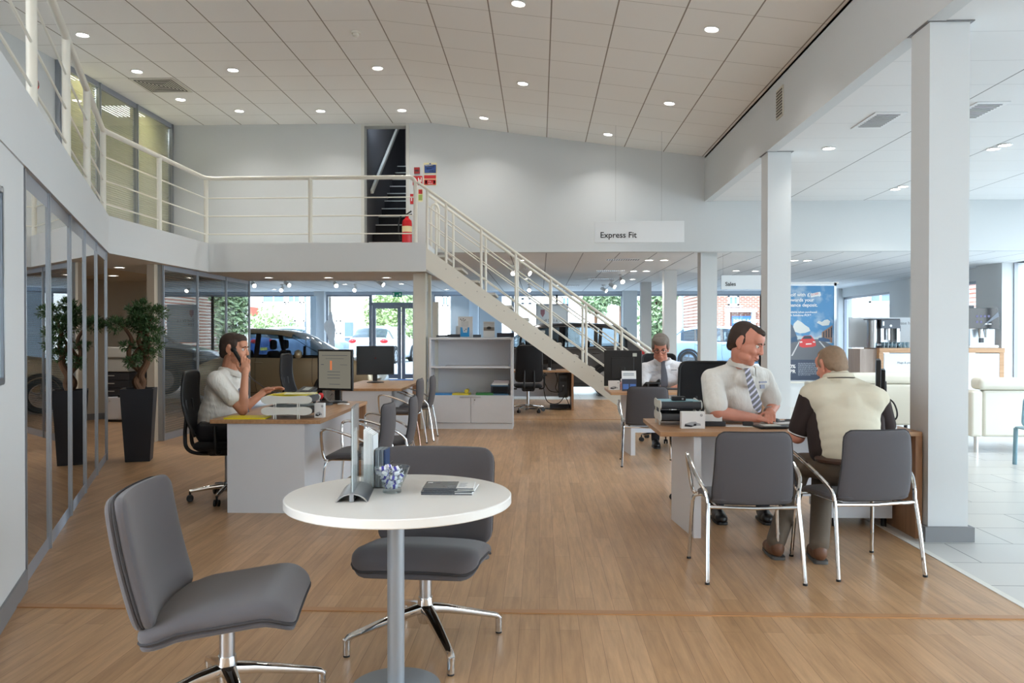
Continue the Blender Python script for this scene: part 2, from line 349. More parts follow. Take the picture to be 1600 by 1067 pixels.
def partition(name,label,pts,z0,z1,fw_=.05,dep=.09,slat=None,bz=None,tilt=.55,topf=.07,botf=.09,side=1):
    """glazed office front through plan points; posts at each point, a pane and a blind per bay"""
    o=thing(name,label,'glass partition',(pts[0][0],pts[0][1],z0)); L=V((pts[0][0],pts[0][1],z0)); f=MB()
    for i in range(len(pts)-1):
        a=V((*pts[i],0));b=V((*pts[i+1],0)); 
        for zz,h in ((z0+botf/2,botf),(z1-topf/2,topf)): f.bar(a+V((0,0,zz)),b+V((0,0,zz)),dep,h)
    f.build('frame_rail',ALUP,o,loc=L).location=(0,0,0)
    for p in pts:
        a=V((*p,0)); t=(V((*pts[1],0))-V((*pts[0],0))).normalized(); R=MX((t,V((-t.y,t.x,0)),V((0,0,1)))).transposed()
        m=MB(); m.obox(a+V((0,0,(z0+z1)/2)),(fw_,dep+.01,z1-z0-.002),R)
        m.obox(a+V((0,0,(z0+z1)/2)),(fw_*.45,dep+.03,z1-z0-.004),R)
        m.build('mullion',ALU,o,loc=L).location=(0,0,0)
    for i in range(len(pts)-1):
        a=V((*pts[i],0));b=V((*pts[i+1],0)); t=(b-a).normalized(); nn=V((t.y,-t.x,0))*side
        m=MB(); q0=a+t*fw_/2+nn*.03;q1=b-t*fw_/2+nn*.03
        m.add([q0+V((0,0,z0+botf)),q1+V((0,0,z0+botf)),q1+V((0,0,z1-topf)),q0+V((0,0,z1-topf))],[(0,1,2,3)])
        m.build('glass_pane',GLASSP,o,loc=L).location=(0,0,0)
        if slat:
            m=MB(); s0_=a+t*(fw_/2+.01)-nn*.005; s1_=b-t*(fw_/2+.01)-nn*.005
            blind(m,((s0_.x,s0_.y),(s1_.x,s1_.y)),(bz or z0+botf)+.01,z1-topf-.01,tilt)
            m.build('blind',slat,o,loc=L,smooth=False,weld=False).location=(0,0,0)
    return o
partition('glazed_partition','upper floor office front with cream blinds behind the white railing',[(-5.93,9.62),(-5.93,10.5),(-5.93,11.49),(-5.93,12.6)],ZT,4.77,slat=BLD,tilt=-.8)
# ground-floor partitions
dg=[]
for y in (4.28,5.06,5.98,6.84,7.72,8.66): dg.append((P0.x+TD.x*((8.79-y)/.9125)-.06,y))
partition('glazed_partition','long angled glass office front with silver blinds, at the left edge under the balcony',dg,0,ZB,fw_=.05,dep=.06,slat=BLD2,tilt=.8,topf=.1)
partition('glazed_partition','three-bay glass office front with silver blinds, right of the potted tree',[(-4.97,10.3),(-4.97,11.35),(-4.97,12.4),(-4.97,13.4)],0,ZB,fw_=.05,dep=.06,slat=BLD2,tilt=.8,topf=.06)
struct('wall_left',MB().prism([(dg[0][0]+.06,4.25),(PE.x,PE.y),(PE.x-.15,PE.y),(dg[0][0]-.1,4.25)],0,ZB),WHITE)
a=V((dg[0][0]+.06,4.25))+ND*.012
struct('baseboard_left',MB().prism([(a.x,a.y),(PE.x+.012,PE.y),(PE.x-.02,PE.y),(a.x-.04,a.y)],0,.11),GREYSK)
struct('wall_recess',MB().box(-9,-4.97,13.35,13.5,0,ZF).box(-5.10,-5.0,10.18,10.3,0,ZB).box(-5.12,-5.02,10.3,13.35,0,.06),BEIGE)
struct('wall_recess',MB().box(-9,-5.02,8.9,9.0,0,ZB),mat('white_return_paint',(205,205,205),.7))
struct('wall_recess',MB().box(-9,-5.6,13.3,13.36,0,.1),GREYSK)
# square columns
for (x,y,z) in ((2.62,5.46,ZR),(2.62,9.26,ZR),(2.62,13.06,ZF),(2.62,16.86,ZF),(2.62,20.66,ZF)):
    c=struct('column',MB().box(x,x+.265,y,y+.265,0,z-.002),WHITE)
    if z==ZR: struct('trim_10',MB().box(x-.02,x+.29,y-.015,y+.29,z-.008,z-.001),GREYSK)
    struct('baseboard_column',MB().box(x-.03,x+.295,y-.03,y+.295,0,.1),GREYSK)
# posts carrying the stair head
struct('column',MB().box(-1.87,-1.69,11.75,11.95,0,ZB),CREAM)
struct('column',MB().box(-1.69,-1.645,12.0,12.1,0,2.3).box(-1.645,-1.56,12.2,12.3,0,1.9),CREAM)
# right glazing that lets the daylight in (outside the frame)
def glazing(name,axis,c,a0,a1,z0,z1,n,skip=()):
    f=MB();p=MB()
    def B(u0,u1,w0,w1,za,zb):
        if axis=='y': f.box(u0,u1,c+w0,c+w1,za,zb)
        else: f.box(c+w0,c+w1,u0,u1,za,zb)
    B(a0,a1,-.03,.03,z1-.06,z1); B(a0,a1,-.03,.03,z0,z0+.08)
    for i in range(n+1):
        u=a0+(a1-a0)*i/n; B(u-.025,u+.025,-.035,.035,z0,z1)
    if axis=='y': p.add([(a0,c,z0),(a1,c,z0),(a1,c,z1),(a0,c,z1)],[(0,1,2,3)])
    else: p.add([(c,a0,z0),(c,a1,z0),(c,a1,z1),(c,a0,z1)],[(0,1,2,3)])
    o=struct(name,f,ALUP); q=p.build('pane',GLASS if n>2 else FGLASS,o,smooth=False); return o
glazing('window_1','x',9.0,-6,15.4,0,3.4,14)
struct('wall_rear',MB().box(-9.2,9.2,-6.1,-5.9,0,4.9),WHITE)  # unseen wall, kept windowless to cut the light from behind
struct('wall_right',MB().box(8.95,9.15,-6,15.4,3.4,3.6).box(8.95,9.15,YW,15.4,ZF,3.6),WHITE)
# facade at the far end
HZ=2.66
struct('wall_front',MB().box(-12.4,9.2,YF,YF+.25,HZ,3.4),mat('header_paint',(190,198,208),.6))
def fwin(n,u0,u1,muls=(),z0=.0):
    x0=gy(u0,540,YF).x;x1=gy(u1,540,YF).x; f=MB()
    f.box(x0,x1,YF+.02,YF+.1,HZ-.05,HZ); f.box(x0,x1,YF+.02,YF+.1,z0,z0+.08)
    for u in (u0,u1)+tuple(muls):
        x=gy(u,540,YF).x; f.box(x-.03,x+.03,YF+.015,YF+.105,z0,HZ)
    o=struct('window_%d'%n,f,ALUP); MB().add([(x0,YF+.06,z0),(x1,YF+.06,z0),(x1,YF+.06,HZ),(x0,YF+.06,HZ)],[(0,1,2,3)]).build('pane',FGLASS,o,smooth=False)
def fcol(u0,u1,d=.4):
    x0=gy(u0,540,YF).x;x1=gy(u1,540,YF).x; struct('column',MB().box(x0,x1,YF-.25,YF-.25+d,0,ZF),WHITE)
fwin(3,235,494,(378,)); fcol(494,510); fwin(4,511,578)
fwin(6,678,733); fcol(733,748); fwin(7,749,870,(802,)); fwin(8,870,972,()); fcol(972,994); fwin(9,994,1046,()); fwin(10,1046,1190,(1108,)); fwin(11,1190,1315,())
struct('wall_front',MB().box(gy(645,540,YF).x,gy(678,540,YF).x,YF,YF+.2,0,HZ),WHITE)
# entrance double doors
DL=gy(578,540,YF).x; DR=gy(678,540,YF).x; dh=2.33
mull=[gy(u,540,YF).x for u in (580,622,633,676)]
d=struct('door_1',MB().box(DL,DR-.0,YF+.02,YF+.1,dh,dh+.09).box(DL,DL+.06,YF+.02,YF+.1,0,HZ),ALUP)
MB().add([(DL,YF+.06,dh+.09),(DR,YF+.06,dh+.09),(DR,YF+.06,HZ),(DL,YF+.06,HZ)],[(0,1,2,3)]).build('pane',FGLASS,d,smooth=False)
xm=gy(627,540,YF).x
for (x0,x1,hx) in ((DL+.07,xm-.01,xm-.1),(xm+.01,2*xm-DL-.07,xm+.1)):
    MB().box(x0,x0+.11,YF+.02,YF+.08,.0,dh).box(x1-.11,x1,YF+.02,YF+.08,.0,dh).box(x0+.11,x1-.11,YF+.02,YF+.08,dh-.1,dh).box(x0+.11,x1-.11,YF+.02,YF+.08,.02,.16).build('door_leaf',ALUP,d)
    MB().add([(x0+.11,YF+.05,.16),(x1-.11,YF+.05,.16),(x1-.11,YF+.05,dh-.1),(x0+.11,YF+.05,dh-.1)],[(0,1,2,3)]).build('pane',FGLASS,d,smooth=False)
    m=MB().cyl((hx,YF-.04,.5),(hx,YF-.04,1.7),.016)
    for z in (.55,1.65): m.cyl((hx,YF-.04,z),(hx,YF+.03,z),.01)
    m.build('pull_handle',BRUSH,d)
    MB().box(hx-.12,hx+.12,YF-.03,YF+.02,dh-.06,dh).build('door_closer',ALU,d)
mt=thing('door_mat','blue entrance mat before the glass double doors','mat',(xm,YF-.8,0)); MB().box(-1.1,1.1,-.7,.7,0,.012).build('pile',mat('blue_mat',(72,98,140),.95),mt)
# right-hand end of the showroom
struct('wall_right',MB().box(8.75,9.2,15.4,16.3,0,ZF).box(8.9,9.2,17.4,20.6,0,ZF).box(8.9,9.2,16.3,17.4,2.5,ZF).box(8.9,9.2,16.3,17.4,0,.3).box(8.9,9.2,20.6,23.8,2.5,ZF).box(8.9,9.2,20.6,23.8,0,.3).box(8.8,9.2,23.8,YF+.2,0,ZF).box(gy(1315,540,YF).x,9.2,YF-.1,YF+.2,0,ZF),WHITE)
glazing('window_12','x',9.0,20.6,23.8,.3,2.5,1)
glazing('window_13','x',9.0,16.3,17.4,.3,2.5,1)
# ================================================================== CEILING FITTINGS
LAMP=emat('lamp_glow',(255,250,240),14)
slope=math.atan((4.2-ZC)/(2.6-XS))
def downlight(p,label,tilt=0,r=.06,group='recessed downlights'):
    o=thing('downlight',label,'ceiling light',p,0,group); o.rotation_euler=(0,-tilt,0)
    MB().lathe([(r,-.001),(r*1.28,-.004),(r*1.3,-.009),(r*1.12,-.012),(r,-.006),(r,-.001)],n=24).build('trim_ring',mat('white_lamp_ring',(235,235,232),.3),o)
    MB().lathe([(0,-.005),(r*.98,-.005),(r*.98,-.002),(0,-.002)],n=24).build('lamp',LAMP,o); return o
fl=[(129,54,'round downlight in the high ceiling beside the railing at top left'),(214,111,'round downlight just behind-left of the square ceiling vent'),
 (364,109,'round downlight in the high ceiling right of the square vent, mid row'),(282,155,'round downlight just beyond the square ceiling vent'),
 (374,173,'leftmost round downlight of the row along the far wall'),(501,173,'round downlight of the far wall row, left of the stair doorway'),
 (628,172,'round downlight directly above the dark stair doorway'),(590,106,'round downlight behind the smoke detector')]
for u,v,l in fl: downlight(gz(u,v,ZC),l)
sl=[(756,184,'leftmost downlight of the sloping ceiling, close to the far wall'),(817,130,'round downlight halfway up the middle of the sloping ceiling'),(810,5,'round downlight at the top edge of the photo in the sloping ceiling'),
 (1112,45,'large-looking downlight at upper right of the sloping ceiling'),(1046,161,'round downlight in the sloping ceiling near the downstand beam'),(950,209.5,'round downlight above the hanging Express Fit sign')]
for u,v,l in sl: downlight(gs(u,v),l,slope)
side=[(1295,231,'single downlight right of the second column'),(1399,295,'left one of the twin downlights before the nearest column'),(1411,291,'right one of the twin downlights before the nearest column'),
 (1552,232,'left one of the twin downlights right of the nearest column'),(1570,226,'right one of the twin downlights right of the nearest column')]
for u,v,l in side: downlight(gz(u,v,ZR),l)
far=[(1014.4,406,'left one of the first twin downlights beside the third column'),(1037.8,406,'right one of the first twin downlights beside the third column'),(990,423,'left one of the second twin downlights over the stair rail'),(1009.7,423,'right one of the second twin downlights over the stair rail'),
 (988,436,'small downlight before the far window over the dark car'),(1240,406.5,'left one of the twin downlights above the blue poster'),(1262,406.5,'right one of the twin downlights above the blue poster'),(1150,422.5,'downlight just above the Sales sign, left'),(1180,423,'downlight just above the Sales sign, right'),
 (818,406,'showroom downlight seen through the upper stair rail'),(824,435,'showroom downlight seen through the middle of the stair rail'),(698,452,'showroom downlight above the white cupboard'),(873.4,445,'showroom downlight seen low through the stair rail'),(428,452,'showroom downlight above the bronze car'),(539,444,'showroom downlight left of the exit sign'),(627,443,'showroom downlight right of the exit sign')]
for u,v,l in far: downlight(gz(u,v,ZF),l,r=.07)
for u,v,l in [(419.7,433,'left downlight under the balcony front'),(513,433,'middle downlight under the balcony front'),(604,433,'right downlight under the balcony front'),(187,417,'nearer downlight in the recess by the plant'),(177,430,'farther downlight in the recess by the plant')]:
    downlight(gz(u,v,ZB if v<432 or v==433 else ZB),l,r=.06)
def spot(u,v,label,yaw):
    p=gz(u,v-9,ZF); o=thing('spotlight',label,'spotlight',p,yaw,'adjustable showroom spotlights')
    MB().cyl((0,0,0),(0,0,-.03),.05,n=14).build('base',mat('white_metal',(225,225,225),.35),o)
    MB().cyl((0,0,-.03),(0,0,-.12),.012,n=8).build('arm',MATS['white_metal'],o)
    MB().cyl((0,.07,-.09),(0,-.09,-.17),.04,.055,n=16).build('head',MATS['white_metal'],o)
    MB().cyl((0,-.09,-.17),(0,-.094,-.172),.045,n=16).build('lamp',LAMP,o)
for u,v,l,yw in [(396,445,'spotlight over the bronze car roof',.6),(441,453,'lit spotlight above the bronze car windscreen',0),(448,444,'small spotlight above and right of the bronze car',1),(524,445,'spotlight at the middle of the glass front',.5),(555,453,'lit spotlight left of the entrance doors',0),(594,443,'spotlight before the entrance doors',1.2),
  (800,423,'spotlight seen through the upper stair rail',.3),(822,423,'spotlight right of the one in the upper stair rail',1),(827,453,'lit spotlight above the dark car bonnet',0),(971,438,'lit spotlight above the dark car, left one',.2),(956,447,'lower spotlight above the dark car',.8),(943,454,'lowest spotlight above the dark car',1)]: spot(u,v,l,yw)
# slotted vents in the showroom ceiling
for i,(u0,u1,v,l) in enumerate([(947,999,405,'nearest slotted vent beyond the hanging Express Fit sign'),(932,975,422.5,'second slotted vent in the showroom ceiling'),(920,959,435,'third slotted vent in the showroom ceiling'),(868,905,446,'farthest slotted vent in the showroom ceiling')]):
    a=gz(u0,v,ZF);b=gz(u1,v,ZF); o=thing('air_vent',l,'vent',a,0,'slotted vents'); w=b.x-a.x
    MB().box(0,w,-.13,.13,-.012,-.001).build('frame',mat('white_metal',(225,225,225),.35),o)
    m=MB()
    for k in range(14): m.box(w*(k+.25)/14,w*(k+.75)/14,-.1,.1,-.014,-.0115)
    m.build('slot',BLACK,o)
for u,v,z,l in [(1372,188,ZR,'square vent left of the nearest column'),(1525,173,ZR,'square vent right of the nearest column')]:
    p=gz(u,v,z); o=thing('air_vent',l,'vent',p); MB().box(-.15,.15,-.3,.3,-.01,-.001).build('frame',MATS['white_metal'],o)
    m=MB()
    for k in range(10): m.box(-.11,.11,-.24+.048*k,-.225+.048*k,-.014,-.0095)
    m.build('slot',mat('vent_dark',(130,130,132),.6),o)
# four-way diffuser in the main ceiling
p=gz(252,133,ZC); o=thing('ceiling_diffuser','square four-way air diffuser set in the high tiled ceiling','vent',(p.x,p.y,ZC))
MB().box(-.3,.3,-.3,.3,-.01,-.001).build('frame',mat('diffuser_cream',(205,203,192),.4),o)
m=MB();m2=MB()
for k in range(1,8):
    a=.29-.036*k
    for (x0,x1,y0,y1) in ((-a,a,-a,-a+.013),(-a,a,a-.013,a),(-a,-a+.013,-a,a),(a-.013,a,-a,a)): (m if k%1==0 else m2).box(x0,x1,y0,y1,-.0125,-.0095)
m.build('slot',mat('diffuser_dark',(48,46,44),.7),o)
o=thing('smoke_detector','small round smoke detector on the high ceiling','smoke detector',gz(556,50,ZC))
MB().lathe([(.05,0),(.052,-.02),(.0,-.02)],n=24).build('base',CREAM,o); MB().lathe([(.036,-.02),(.034,-.045),(.02,-.055),(0,-.055)],n=24).build('sensor_cap',CREAM,o)
# grille on the beam
o=thing('wall_grille','small louvred grille on the side of the downstand beam','vent',(2.6,8.72,3.9)); MB().box(-.012,0,-.12,.12,-.16,.16).build('frame',mat('grille_cream',(200,196,184),.5),o)
m=MB()
for k in range(9): m.box(-.016,-.01,-.1,.1,-.14+.032*k,-.124+.032*k)
m.build('louvre',mat('grille_dark',(88,84,76),.7),o)
# office light panel behind the upper glass
p=gz(188,172,4.775); o=thing('light_panel','bright square light panel in the office ceiling behind the upper blinds','ceiling light',p)
MB().box(-.27,.27,-.32,.32,-.02,0).build('frame',ALU,o); MB().box(-.24,.24,-.29,.29,-.024,-.019).build('diffuser',emat('panel_glow',(255,250,236),9),o)
o=thing('light_panel','bright light panel glimpsed at the left end of the upper glass','ceiling light',gz(96,116,4.775))
MB().box(-.2,.2,-.2,.2,-.02,0).build('frame',ALU,o); MB().box(-.18,.18,-.18,.18,-.024,-.019).build('diffuser',MATS['panel_glow'],o)
# fire bell
o=thing('fire_bell','round red fire bell on the upper left wall behind the railing','bell',(-5.94,9.15,4.33))
m=MB(); m.M=MX.Rotation(PI/2,4,'Y'); m.lathe([(.075,0),(.075,.03),(.06,.05),(.02,.06),(0,.06)],n=24); m.build('gong',mat('bell_red',(190,30,34),.35),o)
m=MB(); m.M=MX.Rotation(PI/2,4,'Y'); m.lathe([(.03,.055),(.028,.068),(0,.068)],n=20); m.build('centre_cap',mat('bell_grey',(120,110,108),.4),o)
# ================================================================== RAILINGS AND STAIR
RH=.955
R0=thing('balcony_railing','white tubular steel railing along the balcony edge above the glass offices','railing',(-4.83,11.47,ZT)); L0=V((-4.83,11.47,ZT))
def loc(p): return V(p)-L0
ins=.06
c1=V((-4.83-ins*.0,11.47,0)); xe=gy(649,330,11.52).x
pathp=[V((xe,11.54,0)),V((-4.89,11.54,0)),V((-4.89,8.78,0)),V((PE.x-.06,2.65,0))]
dv=(pathp[3]-pathp[2]).normalized()
posts=[(pathp[1],'')]
for u in (485,):
    q=gy(u,330,11.54); posts.append((V((q.x,11.54,0)),''))
q=gy(268,300,10); 
posts.append((V((-4.89,10.1,0)),'')); posts.append((pathp[2],''))
for y in (7.318,6.031,4.654,3.3): posts.append((pathp[2]+dv*((8.78-y)/abs(dv.y)),''))
for p,_ in posts: MB().cyl(loc(p+V((0,0,ZT))),loc(p+V((0,0,ZT+RH))),.031,n=14).build('post',CREAM,R0)
zt=V((0,0,ZT+RH)); r_=.1
hp=[pathp[0]+V((0,0,ZT)),pathp[0]+V((0,0,ZT+RH-r_))]
for k in range(1,7): a=PI/2*k/6; hp.append(pathp[0]+V((-r_*(1-math.cos(a)),0,ZT+RH-r_+r_*math.sin(a))))
def corner(a,p,b,r=.12,n=6):
    d1=(a-p).normalized()*r;d2=(b-p).normalized()*r
    return [ (1-t)**2*(p+d1)+2*t*(1-t)*p+t*t*(p+d2) for t in [k/n for k in range(n+1)]]
hp+=[q+zt for q in corner(pathp[0],pathp[1],pathp[2])]+[q+zt for q in corner(pathp[1],pathp[2],pathp[3])]+[pathp[3]+zt]
MB().tube([loc(q) for q in hp],.03,14).build('handrail',CREAM,R0)
for h in (.138,.4,.665):
    z=V((0,0,ZT+h)); mm=[pathp[0]+z]+[q+z for q in corner(pathp[0],pathp[1],pathp[2],.05)]+[q+z for q in corner(pathp[1],pathp[2],pathp[3],.05)]+[pathp[3]+z]
    MB().tube([loc(q) for q in mm],.009,8).build('rail',CREAM,R0)
# the straight steel stair
ST=thing('steel_stair','cream steel staircase running down right from the balcony to the floor','staircase',(-1.65,11.5,0))
def zt_(x): return 2.66-.722*(x+1.65)
def zb_(x): return 2.36-.715*(x+1.66)
xa,xb=-1.64,2.02
for y in (11.47,12.42):
    m=MB().prismy([(xa+1.65,zt_(xa)),(xb+1.65,0.0),(1.64+1.65,0.0),(xa+1.65,zb_(xa))],y-11.5,y-11.5+.012)
    m.build('stringer',CREAM,ST)
bm_=MB()
for i in range(13):
    x=-1.35+i*.28
    for dx,dz in ((0,-.1),(.17,-.1)): bm_.cyl((x+dx+1.65,-.036,zt_(x+dx)+dz),(x+dx+1.65,-.03,zt_(x+dx)+dz),.009,n=8)
bm_.build('bolt_heads',mat('bolt_grey',(180,178,170),.4),ST)
nst=14
for i in range(nst):
    z=ZT-ZT/15*(i+1); x=-1.62+3.6/15*(i+1)
    MB().box(x+1.65-.24,x+1.65+.02,-.018,.92,z-.035,z).build('tread',mat('stair_tread_grey',(190,187,178),.6),ST)
def stair_rail(y,label,x0):
    o=thing('stair_railing',label,'railing',(-1.65,y,0)); f=lambda x:zt_(x)+.86
    xs=[-1.352,-.842,-.342,.166,.672,1.18,1.66]
    for x in xs: MB().cyl((x+1.65,0,zt_(x)-.02),(x+1.65,0,f(x)),.02,n=12).build('post',CREAM,o)
    MB().cyl((x0+1.65,0,zt_(x0)-.02),(x0+1.65,0,f(x0)),.02,n=12).build('post',CREAM,o)
    MB().tube([(x0-.14+1.65,0,f(x0-.14)),(1.75+1.65,0,f(1.75)),(1.86+1.65,0,f(1.86)-.02),(1.9+1.65,0,f(1.9)-.12),(1.86+1.65,0,f(1.86)-.3)],.022,12).build('handrail',CREAM,o)
    for h in (.16,.39,.62): MB().tube([(x0+1.65,0,zt_(x0)+h),(1.66+1.65,0,zt_(1.66)+h)],.009,8).build('rail',CREAM,o)
    return o
stair_rail(11.5,'cream handrail with posts on the near side of the steel stair',-1.627)
stair_rail(12.46,'cream handrail with posts on the wall side of the steel stair',-1.62)
o=thing('hoop_rail','short bent cream hoop rail beside the stair head','railing',(-1.62,12.3,ZT))
MB().tube([(-.06,0,0),(-.06,0,.6),(-.04,0,.67),(.0,0,.69),(.04,0,.66),(.06,0,.6),(.06,0,0)],.02,10).build('hoop',CREAM,o)
# ================================================================== SIGNS ON THE FAR WALL
def sign(name,label,u0,u1,v0,v1,y,base,bits=(),cat='sign',th=.006):
    a=gy(u0,v1,y);b=gy(u1,v0,y); w=b.x-a.x;h=b.z-a.z
    o=thing(name,label,cat,(a.x,y,a.z)); MB().box(0,w,-th,-.001,0,h).build('panel',mat('sign_%d_%d_%d'%base,base,.45),o)
    for (x0,x1,z0,z1,c) in bits: MB().box(w*x0,w*x1,-th-.002,-th+.0005,h*z0,h*z1).build('symbol' ,mat('sign_%d_%d_%d'%c,c,.45),o)
    return o,w,h
W_=(235,235,230); B_=(40,74,140); R_=(190,34,40); G_=(90,150,90); Y_=(228,218,170)
o,w,h=sign('fire_action_sign','blue and white fire action notice, top right of the cluster by the stair doorway',662,682.5,254.5,271.5,YW,Y_,[(.06,.94,.06,.82,B_),(.2,.8,.62,.68,W_),(.25,.6,.42,.47,W_),(.4,.85,.22,.27,W_),(.44,.56,.86,.97,B_)])
text('lettering','Fire action',h*.17,MATS['sign_235_235_230'],(w*.12,-.01,h*.69),UPR,o,ext=.0005)
o,w,h=sign('fire_alarm_sign','red fire alarm sign directly under the blue notice',662,682,273.5,289.5,YW,Y_,[(.04,.96,.04,.56,R_),(.04,.96,.64,.98,R_),(.12,.26,.12,.48,W_),(.78,.9,.14,.46,W_)])
text('lettering','Fire\nalarm',h*.2,MATS['sign_235_235_230'],(w*.34,-.01,h*.32),UPR,o,ext=.0005)
sign('fire_call_point','small dark red break-glass call point beside the blue notice',647.5,656,262,271.5,YW,(150,24,30),[(.15,.85,.3,.62,(70,30,30))],'call point',.03)
sign('fire_point_sign','red sign with white flames just under the call point',645,660,275,289.5,YW,R_,[(.55,.66,.3,.8,W_),(.7,.8,.15,.6,W_),(.84,.92,.35,.85,W_)])
sign('extinguisher_sign','narrow red and green sign under the flame sign',653.5,660.5,295.5,315,YW,Y_,[(.08,.92,.62,.96,R_),(.08,.92,.1,.55,(150,170,90)),(.6,.75,.68,.9,W_)])
sign('extinguisher_sign','red notice just behind the balcony corner post',641,646,303,319,YW,R_,[(.3,.6,.3,.7,W_)])
o,w,h=sign('exit_sign','green running man exit sign hanging over the entrance doors',613.5,628,456.5,464,YF-.3,(0,150,110),[(.05,.2,.15,.85,W_),(.42,.6,.2,.45,W_),(.72,.9,.3,.75,W_)],'exit sign',.03)
p=gy(636.5,378,12.45); o=thing('fire_extinguisher','red fire extinguisher standing by the upper stair doorway','fire extinguisher',(p.x,12.42,ZT))
MB().lathe([(.0,0),(.07,0),(.078,.02),(.078,.4),(.07,.45),(.03,.49),(.025,.53),(0,.53)],n=24).build('cylinder_body',mat('extinguisher_red',(196,26,34),.25),o)
MB().lathe([(.0785,.27),(.0785,.36)],n=24).build('label_band',mat('ext_cream',(224,206,160),.5),o)
MB().bar((-.02,0,.54),(.07,0,.6),.025,.02).bar((-.02,0,.53),(.08,0,.55),.025,.015).build('handle',BLACK,o)
MB().tube(spline([(0,-.02,.53),(-.1,-.04,.5),(-.13,-.03,.3),(-.1,-.03,.15)],6),.012).build('hose',BLACK,o)
# hanging signs
def hang(label,x0,x1,z0,z1,y,body,size,tx,tz,wires,top):
    o=thing('hanging_sign',label,'sign',(x0,y,z0)); MB().box(0,x1-x0,0,.03,0,z1-z0).build('board',mat('sign_silver_grey',(224,227,229),.5),o,bevel=.003)
    text('lettering',body,size,mat('ink_black',(24,24,26),.6),(tx,-.002,tz),UPR,o,bold=.0012)
    for x,zz in zip(wires,top): MB().cyl((x-x0,.015,z1-z0),(x-x0,.015,zz-z0),.0015,n=6).build('wire',mat('wire_grey',(150,150,150),.4,.6),o)
a=gy(929,379,11.5)
xl=a.x; w1=gy(962,300,11.5).x; w2=gy(1034,300,11.5).x; zs=lambda x:ZC+(4.2-ZC)/(2.6-XS)*(x-XS)
hang('pale hanging sign reading Express Fit before the far wall',xl,gy(1069,360,11.5).x,a.z,gy(929,346,11.5).z,11.5,'Express Fit',.118,gy(937.5,372,11.5).x-xl,gy(937.5,371.5,11.5).z-a.z,(w1,w2),(zs(w1),zs(w2)))
a=gy(1127,452,13.5)
hang('pale hanging sign reading Sales behind the second column',a.x,a.x+1.12,a.z,gy(1127,430,13.5).z,13.5,'Sales',.092,gy(1133,446.5,13.5).x-a.x,gy(1133,446.5,13.5).z-a.z,(a.x+.03,a.x+1.0),(ZF,ZF))
# picture frame on the near left wall
q=V((dg[0][0]+.06,4.25,0)); dd=V((TD.x,TD.y,0)); 
o=thing('framed_poster','aluminium poster frame cut off at the left photo edge','picture frame',q+dd*.635+V((.0,.0,0)),math.atan2(dd.y,dd.x))
hh0,hh1=1.19,2.06
MB().box(0,.62,.002,.006,hh0,hh1).build('poster',mat('pale_blue_print',(176,192,206),.3),o)
f=MB(); f.box(0,.62,.001,.02,hh0-.03,hh0).box(0,.62,.001,.02,hh1,hh1+.03).box(-.03,0,.001,.02,hh0-.03,hh1+.03).box(.62,.65,.001,.02,hh0-.03,hh1+.03); f.build('frame',ALU,o,bevel=.004)
MB().box(.05,.3,.0055,.007,1.85,1.87).box(.05,.3,.0055,.007,1.8,1.82).build('printed_lines',mat('print_grey',(120,130,145),.5),o)
# ================================================================== FURNITURE
def rrect(u,v,w,h,r,y=0):
    """map unit square to a rounded rectangle (w x h)"""
    x=(u-.5)*w; z=(v-.5)*h
    hx=w/2-r; hz=h/2-r
    if abs(x)>hx and abs(z)>hz:
        dx=abs(x)-hx; dz=abs(z)-hz; m=max(dx,dz); l=math.hypot(dx,dz)
        if l>1e-9: k=m/l; dx*=k; dz*=k
        x=math.copysign(hx+dx,x); z=math.copysign(hz+dz,z)
    return x,z
def unif(n,edge=.5):    # denser sampling near the rim
    return [.5-.5*math.cos(PI*i/n) if edge else i/n for i in range(n+1)]
def rpad(m,w,h,r,place,th,nu=18,nv=18,ex=.45,pw=10):
    us=unif(nu);vs_=unif(nv); V_=[];F=[]
    for side in (1,-1):
        for v in vs_:
            for u in us:
                x,z=rrect(u,v,w,h,r)
                a=max(abs(2*u-1),abs(2*v-1)); t=max(0,1-a**pw)**ex
                p,nn=place(x,z); V_.append(V(p)+V(nn)*(side*th/2*t))
    k=(nu+1)*(nv+1)
    for j in range(nv):
        for i in range(nu):
            a=j*(nu+1)+i; F.append((a,a+1,a+nu+2,a+nu+1)); F.append((k+a,k+a+nu+1,k+a+nu+2,k+a+1))
    return m.add(V_,F)
